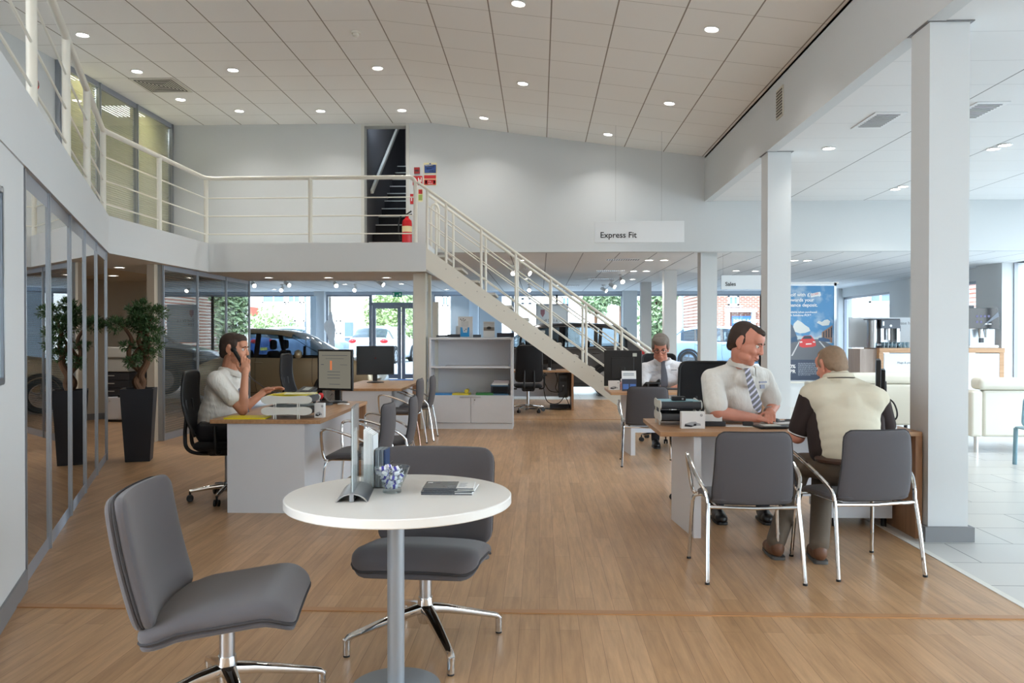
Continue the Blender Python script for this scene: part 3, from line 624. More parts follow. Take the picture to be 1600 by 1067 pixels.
# ---- visitor chair (faces +y)
def visitor_chair():
    t=thing('visitor_chair','x','chair')
    def seat(x,z):   # z here runs front-back
        y=z; return (x,y+.02,.445+.02*(x/.22)**2*0-.035*max(0,(y-.1)/.13)**2+.012*(y<-.1)*((-.1-y)/.12)),(0,0,1)
    m=MB(); rpad(m,.47,.47,.07,seat,.05); m.build('seat',FABRIC2,t)
    def back(x,z):
        h=z+.205; w=1-.10*(h/.41); y=-.205-.02*math.sin(h/.41*PI)-.10*h+.05*(x/.22)**2*.6
        return (x*w,y,.435+h),V((0,1,.12)).normalized()
    m=MB(); rpad(m,.46,.41,.055,back,.04); m.build('backrest',FABRIC2,t)
    m=MB()     # piping round the back panel
    pts=[]
    for k in range(64):
        a=2*PI*k/64; c=math.cos(a);s=math.sin(a); q=max(abs(c),abs(s)); x,z=rrect(.5+.5*c/q,.5+.5*s/q,.462,.412,.055); pts.append(back(x,z)[0])
    m.tube(pts,.0045,6,closed=True); m.build('piping',PIPE,t)
    for s in (-1,1):
        r=.0115
        MB().tube([(s*.27,-.27,0),(s*.262,-.235,.25),(s*.252,-.2,.44)],r,10).build('leg',CHROME,t)
        MB().tube(spline([(s*.275,.25,0),(s*.262,.225,.3),(s*.255,.215,.385),(s*.235,.205,.408),(s*.19,.2,.41)],5),r,10).build('leg',CHROME,t)
        MB().tube(spline([(s*.252,-.2,.43),(s*.262,-.18,.5),(s*.295,-.10,.57),(s*.305,.05,.63),(s*.3,.17,.662),(s*.292,.225,.655),(s*.286,.24,.62),(s*.268,.235,.5),(s*.258,.225,.44),(s*.24,.21,.418),(s*.2,.2,.415)],5),r,10).build('armrest',CHROME,t)
    MB().tube([(-.252,-.2,.418),(0,-.212,.414),(.252,-.2,.418)],.0105,10).build('crossbar',CHROME,t)
    MB().tube([(-.2,.2,.412),(.2,.2,.412)],.0105,10).tube([(-.19,-.2,.415),(-.19,.2,.412)],.009,8).tube([(.19,-.2,.415),(.19,.2,.412)],.009,8).build('seat_frame',CHROME,t)
    m=MB()
    for s in (-1,1): m.cyl((s*.27,-.27,0),(s*.27,-.27,.012),.0135,n=10).cyl((s*.275,.25,0),(s*.275,.25,.012),.0135,n=10)
    m.build('foot_cap',BLACK,t); return t
vc=visitor_chair()
def vchair(i,x,y,deg,label):
    global vc
    if i==0: vc.location=(x,y,0); vc.rotation_euler=(0,0,math.radians(deg)); vc['label']=label; vc['group']='grey visitor chairs at the desks'
    else: dup(vc,(x,y,0),math.radians(deg),label)
vchair(0,1.205,4.735,0,'grey padded chrome visitor chair, empty, left of the seated customer')
vchair(1,1.90,4.86,11,'grey padded chrome visitor chair the man in the beige polo sits on')
vchair(2,1.16,8.66,-5,'grey padded chrome visitor chair at the far right desk, facing the man in glasses')
vchair(3,-1.44,6.38,88,'grey visitor chair at the front left desk, the one nearest the round table')
vchair(4,-1.36,7.08,94,'grey visitor chair at the front left desk, the second one from the round table')
vchair(5,-1.72,9.92,90,'grey visitor chair at the rear left desk, the nearer of its pair')
vchair(6,-1.66,10.62,92,'grey visitor chair at the rear left desk, the one closest to the white cupboard')
# ---- four-star swivel lounge chair (faces +y)
def swivel_chair(x,y,deg,basedeg,label):
    t=thing('swivel_chair',label,'chair',(x,y,0),math.radians(deg),'grey swivel chairs at the round table')
    def sy(y): return .425+.10*max(-.6,(y+.02)/.26)*.35+ (-.055*max(0,(y-.14)/.12)**2)-.03*max(0,(-.12-y)/.12)
    def seat(x,z): return (x,z+.015,sy(z)+.012*(1-(x/.28)**2)),V((0,-.12,1)).normalized()
    m=MB(); rpad(m,.55,.52,.07,seat,.068,22,22,.4,9); m.build('seat',FABRIC,t)
    def seat2(x,z): return (x,z+.015,sy(z)-.034),V((0,-.12,1)).normalized()
    m=MB(); rpad(m,.535,.51,.07,seat2,.036,18,18,.4,12); m.build('seat_shell',FABRIC,t)
    def back(x,z):
        h=z+.23; yy=-.235-.03*math.sin(PI*min(1,h/.46))*0-.36*h*.62+.12*(h-.23)**2*2-.05*(x/.28)**2*-.8
        return (x,yy,.395+h),V((0,1,.22)).normalized()
    m=MB(); rpad(m,.55,.445,.06,back,.06,22,20,.4,9); m.build('backrest',FABRIC,t)
    def back2(x,z):
        p,n=back(x,z); return (p[0],p[1]-.034,p[2]-.008),n
    m=MB(); rpad(m,.54,.44,.06,back2,.035,18,18,.4,12); m.build('back_shell',FABRIC,t)
    for fn,w,h,nm in ((seat,.543,.513,-.018),(back,.541,.438,-.018)):
        pts=[]
        for k in range(72):
            a=2*PI*k/72; c=math.cos(a);s=math.sin(a); q=max(abs(c),abs(s)); xx,zz=rrect(.5+.5*c/q,.5+.5*s/q,w,h,.065); p,n=fn(xx,zz); pts.append(V(p)+n*nm*1.0)
        m=MB(); m.tube(pts,.006,6,closed=True); m.build('piping',PIPE,t)
    MB().box(-.12,.12,-.16,.14,.352,.385).build('seat_plate',BLACK,t,bevel=.01)
    MB().cyl((0,0,.20),(0,0,.36),.0275,n=24).build('column',BRUSH,t)
    b=MB(); b.lathe([(.03,.10),(.036,.12),(.036,.19),(.032,.215),(.0,.215)],n=24); b.build('base_hub',CHROME,t)
    for k in range(4):
        a=math.radians(basedeg-deg+90*k); c=V((math.cos(a),math.sin(a),0)); m=MB(); s_=V((-c.y,c.x,0)); vs=[];fs=[]
        prof=[(.02,.165,.030,.022),(.10,.150,.026,.020),(.22,.118,.021,.016),(.33,.088,.017,.013),(.352,.080,.0165,.013),(.364,.066,.016,.012)]
        n=12
        for (r,z,w,h) in prof:
            for q in range(n):
                g=2*PI*q/n; vs.append(c*r+s_*(w*math.copysign(abs(math.cos(g))**.7,math.cos(g)))+V((0,0,z+h*math.copysign(abs(math.sin(g))**.7,math.sin(g)))))
        for i in range(len(prof)-1): fs+=[(i*n+q,i*n+(q+1)%n,(i+1)*n+(q+1)%n,(i+1)*n+q) for q in range(n)]
        fs+=[tuple(range(n))[::-1],tuple((len(prof)-1)*n+q for q in range(n))]
        m.add(vs,fs); e=c*.355; m.cyl(e+V((0,0,.008)),e+V((0,0,.075)),.0155,.0165,n=14)
        lg=m.build('leg',CHROME,t); MB().cyl(e,e+V((0,0,.009)),.0145,n=14).build('glide',BLACK,lg)
    return t
swivel_chair(-1.147,2.88,-80.4,33,'grey upholstered swivel chair turned sideways at lower left, left of the round table')
swivel_chair(-.512,3.557,176,25,'grey upholstered swivel chair facing the camera behind the round table')
# ---- round table
TX,TY=-.565,3.19; TZ=.75; DY=-.08
t=thing('round_table','round white pedestal table with a grey steel column in the foreground','table',(TX,TY,0))
MB().lathe([(0,.714),(.448,.714),(.452,.718),(.452,.746),(.448,.75),(0,.75)],n=96).build('tabletop',TABLEW,t)
PG=mat('silver_grey_powder_coat',(150,156,162),.4,.35)
MB().cyl((0,DY,.012),(0,DY,.714),.0335,n=32).build('column',PG,t)
MB().lathe([(.172,0),(.176,.004),(.174,.01),(.06,.016),(.04,.02),(0,.02)],c=(0,DY,0),n=64).build('base_disc',PG,t)
# acrylic sign holder
o=thing('sign_holder','clear acrylic upright sign in a curved aluminium foot on the round table','sign holder',(-.735,3.15,TZ),math.radians(7))
m=MB(); pr_=[]
for k in range(13): a=PI*(.12+.76*k/12); pr_.append((.062*math.cos(a)/.93,.052*math.sin(a)-.0195))
pin=[(x*.93,max(0.0,z-.004)) for x,z in pr_]
n=len(pr_); vs=[(x,y,max(0,z)) for y in (-.13,.13) for x,z in pr_+pin[::-1]]; N2=2*n
m.add(vs,[tuple(range(N2)),tuple(range(N2,2*N2))[::-1]]+[(i,N2+i,N2+(i+1)%N2,(i+1)%N2) for i in range(N2)]); m.build('foot',BRUSH,o,ang=50)
MB().box(-.008,.008,-.13,.13,.002,.034).build('clamp',ALU,o)
MB().box(-.0055,-.002,-.105,.105,.03,.36).box(.002,.0055,-.105,.105,.03,.36).build('acrylic_panel',ACRYL,o)
MB().box(-.0018,.0018,-.10,.10,.03,.352).build('paper_insert',mat('pale_insert',(214,220,226),.5),o)
# leaflets in a clear holder
o=thing('leaflet_holder','small clear two-tier leaflet holder behind the glass bowl','leaflet holder',(-.685,3.35,TZ),math.radians(0))
MB().box(-.06,.055,-.055,-.052,0,.10).box(-.06,-.057,-.055,.055,0,.17).box(.052,.055,-.055,.055,0,.10).box(-.06,.055,-.055,.055,0,.003).build('tray',ACRYL,o)
for i in range(7):
    tag(MB().box(-.05+.0062*i,-.0455+.0062*i,-.048,.05,.745,.985-.004*i).build('leaflet',PAPER if i<6 else mat('printed_leaflet',(222,226,228),.5),loc=(0,0,.74)),'white leaflet in the tall rear stack of the clear leaflet holder','leaflet','white leaflets in the clear holder').location=(-.685,3.35,TZ)
for i in range(5):
    c=[(120,128,136),(150,158,164),(100,108,118),(132,140,148),(44,66,104)][i]
    tag(MB().box(.0+.0088*i,.0072+.0088*i,-.05,.05,.745,.90).build('brochure',mat('brochure_%d'%i,c,.35),loc=(0,0,.74)),['grey brochure at the left end of the short front stack','pale grey brochure second in the short front stack','dark grey brochure in the middle of the short front stack','mid grey brochure fourth in the short front stack','blue covered brochure at the right end of the short front stack'][i],'brochure','brochures in the clear holder').location=(-.685,3.35,TZ)
# bowl of wrapped sweets
BX,BY=-.60,3.22
o=thing('glass_bowl','small clear glass bowl of wrapped sweets on the round table','bowl',(BX,BY,TZ))
MB().lathe([(0,0),(.036,0),(.038,.004),(.036,.016),(.046,.04),(.062,.075),(.072,.10),(.0735,.104),(.0705,.104),(.059,.075),(.042,.04),(.030,.018),(0,.016)],n=48).build('bowl_glass',gmat('bowl_glass',(247,251,251),1.2,0,1.5),o)
SW=mat('sweet_wrapper_white',(238,238,244),.35); SWB=mat('sweet_print_blue',(70,64,170),.4)
def sweet(p,lab):
    t=thing('wrapped_sweet',lab,'sweet',p,0,'wrapped sweets in the glass bowl'); t.rotation_euler=(random.uniform(-.7,.7),random.uniform(-.7,.7),random.uniform(0,6))
    MB().box(-.014,.014,-.011,.011,-.008,.008).build('wrapper',SW,t,bevel=.003)
    m=MB()
    for s in (-1,1): m.add([(s*.013,-.003,0),(s*.013,.003,0),(s*.026,.010,.004),(s*.028,0,-.004),(s*.026,-.010,.003)],[(0,1,2,3,4)])
    m.build('twisted_end',SW,t,smooth=False); MB().box(-.004,.006,-.0113,.0113,-.0082,.0083).build('printed_band',SWB,t); return t
k=0
for z,rr,nn in ((.028,.016,3),(.046,.026,5),(.064,.034,5),(.082,.038,5),(.098,.03,3)):
    for i in range(nn):
        a=2*PI*i/nn+z*40; dx=-.014*(z>.065)
        sweet((BX+rr*math.cos(a)+dx,BY+rr*math.sin(a),TZ+z),'white and blue wrapped sweet piled in the glass bowl'); k+=1
# magazines
def magazine(x,y,z,deg,label,w=.205,d=.145):
    t=thing('magazine',label,'magazine',(x,y,z),math.radians(deg),'magazines on the round table')
    MB().box(-w/2,w/2,-d/2,d/2,0,.0045).build('pages',PAPER,t)
    MB().box(-w/2,w*.16,-d/2-.0004,d/2+.0004,.0044,.0056).build('photo_cover',mat('cover_grey',(96,102,108),.25,var=.5,vscale=14),t)
    MB().box(w*.16,w/2,-d/2-.0004,d/2+.0004,.0044,.0055).build('text_cover',mat('cover_white',(226,228,228),.3),t)
    m=MB()
    for i in range(6): m.box(w*.2,w*(.32+.02*(i%3)),-d*.3+i*d*.1,-d*.3+i*d*.1+.004,.0054,.0059)
    m.build('printed_lines',mat('print_grey',(120,130,145),.5),t); MB().box(-w*.46,-w*.36,d*.25,d*.34,.0054,.006).build('masthead',PAPER,t)
    MB().box(-w/2,w/2,-d/2-.0006,-d/2+.0005,0,.004).build('spine',mat('spine_dark',(46,50,58),.4),t)
for i,(dx,dy,dg_) in enumerate([(-.0,-.005,0),(-.004,.004,2),(.012,.01,-3),(.002,.018,1)]):
    magazine(-.372+dx,3.25+dy,TZ+.006*i,dg_,['bottom magazine of the small pile on the round table','second magazine from the bottom of the pile on the round table','second magazine from the top of the pile on the round table','top magazine with a grey car photo, on the pile on the round table'][i])
# ---- desks (visitor edge along +x at y=0, staff side at +y)
DLAB={}
def desk(x,y,deg,label,L=1.79,ped=True,left=False):
    t=thing('desk',label,'desk',(x,y,0),math.radians(deg),'oak topped sales desks')
    MB().prism([(0,0),(L,.02),(L,.87),(0,.87)] if left else [(0,.02),(L,.10),(L,.92),(0,.92)],.70,.73).build('worktop',OAK,t,bevel=.002)
    MB().prism([(.02,.13),(.06,.13),(.06,.74),(.02,.74)] if left else [(.235,.06),(.285,.06),(.225,.62),(.175,.62)],.0,.70).build('end_panel',LAMW,t)
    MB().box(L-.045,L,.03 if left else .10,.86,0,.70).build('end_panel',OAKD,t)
    (MB().box(.061,L-.045,.14,.16,.02,.70) if left else MB().box(.26,L-.045,.43,.45,.22,.70)).build('modesty_panel',LAMW,t)
    if ped:
        p=MB().box(L-.50,L-.07,.40,.88,.07,.60).build('pedestal',LAMW,t)
        for i in range(3): MB().box(L-.495,L-.075,.88,.895,.08+i*.173,.245+i*.173).build('drawer',LAMW,p)
        m=MB()
        for a in (L-.46,L-.11):
            for b in (.45,.82): m.cyl((a,b,0),(a,b,.07),.02,n=12)
        m.build('castor',BLACK,p)
    return t
desk(.82,5.42,0,'oak topped sales desk at right where the two men sit facing each other')
desk(.82,9.17,0,'oak topped sales desk of the man in glasses, behind the right front desk')
desk(-1.70,6.12,90,'oak topped sales desk at left where the man is telephoning',1.78,True,True)
desk(-1.70,9.75,90,'oak topped sales desk at left behind the telephoning man, under the balcony',1.78,True,True)
# ---- task chairs (face +y)
def task_chair(x,y,deg,label,top=1.12,yl=0):
    t=thing('office_chair',label,'chair',(x,y,0),math.radians(deg),'black office chairs')
    def seat(a,b): return (a,b,.475-.03*max(0,(b-.14)/.1)**2),(0,0,1)
    m=MB(); rpad(m,.5,.48,.08,seat,.07); m.build('seat',BLACKF,t)
    H=top-.56
    def back(a,b):
        h=b+H/2; return (a*(1-.08*h/H),-.245-.05*math.sin(PI*h/H)-.16*h+.10*(a/.23)**2*.35,.56+h),V((0,1,.15)).normalized()
    m=MB(); rpad(m,.48,H,.06,back,.03); m.build('backrest',BLACKF,t)
    pts=[]
    for k in range(64):
        a=2*PI*k/64; c=math.cos(a);s=math.sin(a); q=max(abs(c),abs(s)); xx,zz=rrect(.5+.5*c/q,.5+.5*s/q,.48,H,.06); pts.append(back(xx,zz)[0])
    m=MB(); m.tube(pts,.013,8,closed=True); m.build('back_frame',BLACK,t)
    for s in (-1,1):
        MB().tube(spline([(s*.06,.0,.40),(s*.075,-.22,.40),(s*.09,-.31,.45),(s*.09,-.325,.56),(s*.085,-.315,.72),(s*.08,-.325,.85)],5),.016,10).build('back_support',BLACK,t)
        MB().tube(spline([(s*.20,-.02,.42),(s*.29,-.02,.44),(s*.30,-.03,.6),(s*.30,-.03,.66)],5),.014,8).bar((s*.3,-.14,.67),(s*.3,.1,.67),.07,.025).build('armrest',BLACK,t)
    MB().box(-.11,.11,-.14,.12,.38,.44).build('mechanism',BLACK,t,bevel=.02)
    MB().cyl((0,0,.12),(0,0,.39),.026,n=18).build('column',BRUSH,t)
    b=MB(); b.lathe([(.035,.07),(.04,.09),(.04,.13),(.03,.15),(0,.15)],n=20); b.build('base_hub',CHROME,t)
    for k in range(5):
        a=2*PI*k/5+.3+yl; c=V((math.cos(a),math.sin(a),0)); m=MB(); m.tube([c*.03+V((0,0,.115)),c*.16+V((0,0,.105)),c*.30+V((0,0,.085))],[.022,.018,.014],12)
        lg=m.build('base_leg',CHROME,t); e=c*.30; s_=V((-c.y,c.x,0)); m=MB()
        for s in (-1,1): m.cyl(e+s_*s*.008+V((0,0,.028)),e+s_*s*.022+V((0,0,.028)),.028,n=16)
        m.cyl(e+V((0,0,.03)),e+V((0,0,.085)),.009,n=8); m.build('castor',BLACK,lg)
    return t
task_chair(-2.64,6.66,-82,'black office chair the telephoning man sits on',1.08,.9)
task_chair(-2.95,10.15,-90,'black office chair behind the rear left desk, in front of the bronze car',1.14)
task_chair(1.42,6.78,-8,'black mesh office chair behind the man in the striped tie',1.15)
tc_=task_chair(1.62,10.55,180,'black mesh office chair of the man in glasses',1.13); 
task_chair(-.21,14.42,5,'empty black office chair seen from behind under the stair',1.2)
# man in the striped tie and the man in glasses face the camera side: turn their chairs
for o in bpy.data.objects:
    if o.get('label')=='black mesh office chair behind the man in the striped tie': o.rotation_euler.z=math.radians(172)
# ---- white cupboard
o=thing('cupboard','white office cupboard with open shelves above two doors, under the stair','cupboard',(-1.64,11.75,0)); W=1.245;D=.5;Hc=1.355
MB().box(0,.03,.02,D,.0,Hc).box(W-.03,W,.02,D,0,Hc).box(0.03,W-.03,.02,D,Hc-.03,Hc).box(.03,W-.03,D-.015,D,.03,Hc-.03).box(.03,W-.03,.02,D-.015,.47,.495).box(.03,W-.03,.03,D-.015,.07,.09).build('carcass',LAMW,o)
MB().box(0,W,.01,.03,0,.085).build('plinth',LAMW,o)
MB().box(.03,W-.03,.03,D-.015,.90,.925).build('shelf',LAMW,o)
dx=gy(736,640,11.76).x+1.64
for (x0,x1,hx) in ((.004,dx-.003,dx-.09),(dx+.003,W-.004,dx+.07)):
    d=MB().box(x0,x1,0,.019,.092,.49).build('door',LAMW,o); MB().box(hx-.075,hx+.075,-.012,.0,.468,.48).build('handle',BRUSH,d)
MB().cyl((dx+.055,-.004,.43),(dx+.055,.002,.43),.008,n=12).build('lock',mat('lock_dark',(60,60,62),.3,.6),o)
# ---- desk under the stair
o=thing('desk','oak edged desk with hanging cables under the stair, behind the cupboard','desk',(-.60,14.72,0))
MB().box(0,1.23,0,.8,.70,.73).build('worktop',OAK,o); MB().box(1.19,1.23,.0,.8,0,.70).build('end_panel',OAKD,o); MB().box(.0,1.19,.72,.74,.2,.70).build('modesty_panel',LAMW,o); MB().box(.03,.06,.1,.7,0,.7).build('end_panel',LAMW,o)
MB().box(.8,1.19,.45,.7,.0,.06).build('base_rail',mat('dark_grey_plastic',(58,60,64),.5),o)
o=thing('computer_tower','dark computer tower hung under the stair desk','computer',(.36,14.95,.22)); MB().box(0,.17,0,.42,0,.42).build('case',mat('dark_grey_plastic',(58,60,64),.5),o,bevel=.008)
MB().box(.02,.15,-.004,0,.3,.36).build('drive_bay',BLACK,o); MB().cyl((.085,-.005,.22),(.085,0,.22),.012,n=14).build('power_button',BRUSH,o)
for i,(pts,l) in enumerate([([(.1,14.9,.70),(.08,14.85,.4),(.15,14.85,.15),(.35,14.85,.12),(.5,14.9,.3)],'black cable looping low under the stair desk, the longest'),([(.05,14.9,.70),(.1,14.86,.5),(.2,14.84,.35),(.4,14.88,.33),(.44,14.92,.4)],'black cable looping high under the stair desk'),([(.3,14.9,.70),(.33,14.85,.55),(.3,14.85,.4),(.36,14.88,.32)],'short black cable beside the computer tower'),([(-.2,14.95,.01),(.1,14.85,.02),(.4,14.84,.015),(.55,14.9,.06),(.48,14.92,.25)],'black cable trailing on the floor under the stair desk')]):
    tag(MB().tube(spline(pts,8),.008,6).build('cable',BLACK),l,'cable')
tag(MB().box(.02,.12,15.1,15.14,.73,.8).build('desk_gadget',BLACK),'small black gadget on the stair desk edge','gadget')
tag(MB().lathe([(0,0),(.035,0),(.035,.04),(.0,.05)],n=16).build('webcam',mat('pale_plastic',(220,225,228),.3)),'small pale round gadget on the stair desk','gadget').location=(.18,15.0,.73)
# ---- screens
def monitor(x,y,z0,deg,w,h,zc,label,content=None,dep=.05,base=True,tilt=0):
    t=thing('monitor',label,'monitor',(x,y,z0),math.radians(deg))   # screen looks to local -y
    c=zc-z0; m=MB(); m.M=MX.Translation((0,0,c))@MX.Rotation(tilt,4,'X'); m.box(-w/2,w/2,-.012,.02,-h/2,h/2); m.box(-w*.3,w*.3,.02,dep,-h*.3,h*.3); m.build('casing',BLACK,t,bevel=.006)
    m=MB(); m.M=MX.Translation((0,0,c))@MX.Rotation(tilt,4,'X'); m.box(-w/2+.018,w/2-.018,-.0135,-.0115,-h/2+.022,h/2-.018); s=m.build('screen',content or SCREEN,t)
    m=MB(); m.bar((0,.05,.02),(0,.045,c+.02),.06,.03); m.build('stand',BLACK,t,bevel=.005)
    m=MB(); m.M=MX.Scale(1,4); m.lathe([(0,0),(.12,0),(.12,.008),(.1,.014),(0,.016)],n=28); m.build('foot',BLACK,t); return t
sc=emat('lit_screen_page',(150,146,132),.3)
t=monitor(-1.99,7.70,.73,-16,.385,.40,1.05,'monitor showing a pale web page on the front left desk',sc)
for (x0,x1,z0,z1,c) in [(-.14,.14,.14,.144,0),(-.1,.1,.11,.113,0),(-.05,-.03,0,.09,1),(-.08,.06,-.02,-.016,0),(-.08,.06,-.05,-.046,0),(-.08,.06,-.08,-.076,0),(-.06,.06,-.14,-.136,0),(.06,.14,.05,.053,0),(-.15,-.12,.05,.055,0)]:
    MB().box(x0,x1,-.0145,-.0133,.32+z0,.32+z1).build('screen_line',emat('screen_text',(70,74,84),.4) if c==0 else emat('screen_orange',(190,110,70),.6),t)
t=monitor(-2.28,11.0,.73,18,.52,.40,1.04,'black monitor on the rear left desk, in front of the entrance doors'); MB().cyl((0,-.0145,.34),(0,-.013,.34),.012,n=12).build('logo_spot',mat('dim_red',(90,40,36),.4),t)
t=monitor(2.50,5.98,.73,-112,.46,.36,1.03,'monitor seen edge-on at the right end of the right front desk')
t=monitor(1.02,9.78,.73,168,.46,.44,.985,'black monitor seen from behind on the desk of the man in glasses'); MB().box(-.17,-.12,.019,.022,.40,.44).build('asset_sticker',mat('sticker_pale',(200,205,195),.5),t)
t=monitor(.20,15.15,.73,172,.46,.36,1.02,'dark monitor on the desk behind the stair stringer')
for i,(pts,l) in enumerate([([(2.5,5.9,.95),(2.56,5.85,.9),(2.58,5.84,.8),(2.52,5.86,.74)],'black cable hanging behind the edge-on monitor'),([(-2.1,7.6,.74),(-2.2,7.5,.74),(-2.25,7.35,.8)],'black cable by the monitor with the web page')]):
    tag(MB().tube(spline(pts,8),.006,6).build('cable',BLACK),l,'cable')
# ================================================================== THINGS ON THE DESKS
def slab(name,label,cat,c,size,m,deg=0,group=None,bevel=0):
    o=MB().box(-size[0]/2,size[0]/2,-size[1]/2,size[1]/2,0,size[2]).build(name,m,bevel=bevel); o.location=c; o.rotation_euler=(0,0,math.radians(deg)); return tag(o,label,cat,group)
PEA=mat('tray_end_white',(226,228,222),.4); TRAYD=mat('tray_charcoal',(52,54,60),.4)
def letter_trays(x,y,deg,label,w=.34,d=.32):
    """two stacked trays; white peanut-shaped end plates on the local -y and +y sides"""
    t=thing('letter_tray',label,'letter tray',(x,y,.73),math.radians(deg),'stacked letter trays')
    for k in range(2):
        zc=.062+k*.088; pts=[]; hw=w/2
        for i in range(49):
            a=2*PI*i/48; c=math.cos(a); s=math.sin(a)
            xx=hw*math.copysign(abs(c)**.75,c); waist=.027+.014*min(1,(abs(xx)/hw/.72))**2
            pts.append((xx,zc+waist*math.copysign(abs(s)**.7,s)))
        pts=pts[:-1]
        for yy in (-d/2,d/2-.006): MB().prismy(pts,yy,yy+.006).build('end_plate',PEA,t)
        m=MB(); m.box(-hw*.86,hw*.86,-d/2+.006,d/2-.006,zc-.03,zc-.026)
        for s in (-1,1):
            q=[(s*hw*.86,zc-.03),(s*hw*.93,zc-.02),(s*hw*.95,zc),(s*hw*.90,zc+.025),(s*hw*.885,zc+.025),(s*hw*.93,zc),(s*hw*.91,zc-.017),(s*hw*.85,zc-.026)]
            m.prismy(q,-d/2+.006,d/2-.006)
        m.build('tray',TRAYD,t)
    m=MB()
    for xx in (-.1,-.085,.085,.1):
        for yy in (-d/2+.003,d/2-.003): m.cyl((xx,yy,0),(xx,yy,.13),.004,n=8)
    m.build('riser_pin',PEA,t); return t
letter_trays(-2.0,6.36,3,'white ended letter trays topped with yellow folders on the front left desk',.40,.32)
letter_trays(1.03,5.98,90,'charcoal letter trays with white ends on the near left corner of the right front desk',.34,.30)
for i,(dx,dg_,w,l) in enumerate([(-.02,5,.30,'lower yellow folder lying across the white ended letter trays'),(.03,-6,.28,'upper yellow folder lying across the white ended letter trays')]):
    slab('folder',l,'folder',(-2.0+dx,6.36,.905+.008*i),(w,.24,.006),YELLOW,dg_,'yellow folders on the trays')
slab('paper','cream sheet poking out of the top letter tray on the front left desk','paper',(-1.92,6.34,.921),(.24,.2,.002),mat('cream_sheet',(238,236,190),.6),12)
slab('folder','yellow folder flat on the desk before the telephoning man','folder',(-2.32,6.26,.73),(.32,.20,.012),YELLOW,4)
slab('paper','white sheet under the telephoning man\'s forearm','paper',(-2.12,6.75,.73),(.28,.3,.002),PAPER,-30)
def card_box(x,y,deg,label,w=.085,h=.10,d=.05):
    t=thing('picture_box',label,'box',(x,y,.73),math.radians(deg)); MB().box(-w/2,w/2,0,d,0,h).build('carton',PAPER,t,bevel=.001)
    m=MB()
    pts=[(-.38,.16),(-.36,.3),(-.1,.4),(.1,.42),(.16,.34),(.3,.3),(.32,.18)]
    MB().prismy([(w*a,h*b) for a,b in pts],-.0012,.0005).build('printed_car',mat('print_silver',(170,174,180),.4),t)
    MB().prismy([(w*a,h*b) for a,b in [(-.38,.13),(-.36,.27),(-.1,.2),(.05,.16),(-.1,.1)]],-.0018,.0004).prismy([(w*a,h*b) for a,b in [(.0,.16),(.02,.29),(.13,.3),(.12,.17)]],-.0018,.0004).build('printed_shade',mat('print_black',(44,46,52),.4),t)
    MB().cyl((w*.34,-.0018,h*.80),(w*.34,.0005,h*.80),h*.075,n=20).build('round_emblem',mat('emblem_grey',(96,104,120),.4),t)
    m=MB().cyl((w*.34,-.0024,h*.80),(w*.34,-.001,h*.80),h*.055,n=20).build('emblem_inner',PAPER,t)
    MB().prismy([(w*.34-h*.045,h*.83),(w*.34-h*.012,h*.755),(w*.34,h*.785),(w*.34+h*.012,h*.755),(w*.34+h*.045,h*.83),(w*.34+h*.03,h*.83),(w*.34+h*.012,h*.79),(w*.34,h*.82),(w*.34-h*.012,h*.79),(w*.34-h*.03,h*.83)],-.0032,-.002).build('emblem_letters',MATS['emblem_grey'],t)
    return t
card_box(-1.76,6.30,0,'small white box with a car picture beside the white ended letter trays',.075,.115,.06)
card_box(1.085,5.655,2,'white box with a car picture at the front of the charcoal letter trays',.165,.118,.06)
card_box(.90,9.60,4,'small white box with a car picture on the desk of the man in glasses',.13,.11,.07)
# business card holder and tray
o=thing('card_holder','low white card holder beside the white car picture box on the right front desk','card holder',(1.235,5.83,.73)); MB().box(-.05,.09,-.005,.0,.035,.085).build('cards',PAPER,o); MB().box(-.07,.11,-.03,.04,0,.035).build('holder_block',TRAYD,o,bevel=.003); MB().cyl((.07,-.0065,.07),(.07,-.004,.07),.008,n=14).build('emblem',mat('emblem_grey',(96,104,120),.4),o)
o=thing('cigarette_case','dark small box lying on top of the charcoal letter trays','box',(1.03,5.95,.905)); MB().box(-.05,.05,-.03,.03,0,.03).build('case',BLACK,o,bevel=.004); MB().box(.02,.035,-.031,-.029,.008,.02).build('clasp',BRUSH,o)
slab('paper','pale blue sheet lying on the charcoal letter trays','paper',(1.03,6.02,.9),(.28,.22,.003),mat('pale_blue_sheet',(150,196,214),.6),3)
# papers, keys, folio, mouse, keyboard of the right desk
slab('paper','white sheet under the car keys on the right front desk','paper',(1.50,5.84,.73),(.30,.16,.002),PAPER,-8)
o=thing('car_key','black car key with ring lying on the white sheet','key',(1.52,5.83,.732),-.3); MB().box(-.045,.03,-.018,.018,0,.03).build('fob',BLACK,o,bevel=.006); MB().tube([(.05+.018*math.cos(a*PI/8),.018*math.sin(a*PI/8),.004) for a in range(16)],.002,6,closed=True).box(.05,.1,-.004,.004,.001,.004).build('key_ring',BRUSH,o)
o=thing('document_wallet','black zip document wallet lying open before the customer','wallet',(1.73,5.72,.73),.12); MB().box(-.19,.0,-.07,.09,0,.018).build('left_cover',BLACK,o,bevel=.006); MB().box(.01,.17,-.07,.09,0,.014).build('right_cover',BLACK,o,bevel=.006); MB().box(-.15,-.03,-.04,.06,.018,.021).build('paper_pad',mat('pale_pad',(205,205,196),.6),o)
for i,(x,y,dg_,l) in enumerate([(1.86,6.05,20,'tilted upper form between the two men'),(1.92,6.10,-6,'lower form between the two men')]): slab('paper',l,'paper',(x,y,.732+.004*(1-i)),(.30,.21,.002),PAPER,dg_)
slab('pen','thin dark pen lying on the forms between the two men','pen',(1.83,6.02,.742),(.14,.008,.008),BLACK,25)
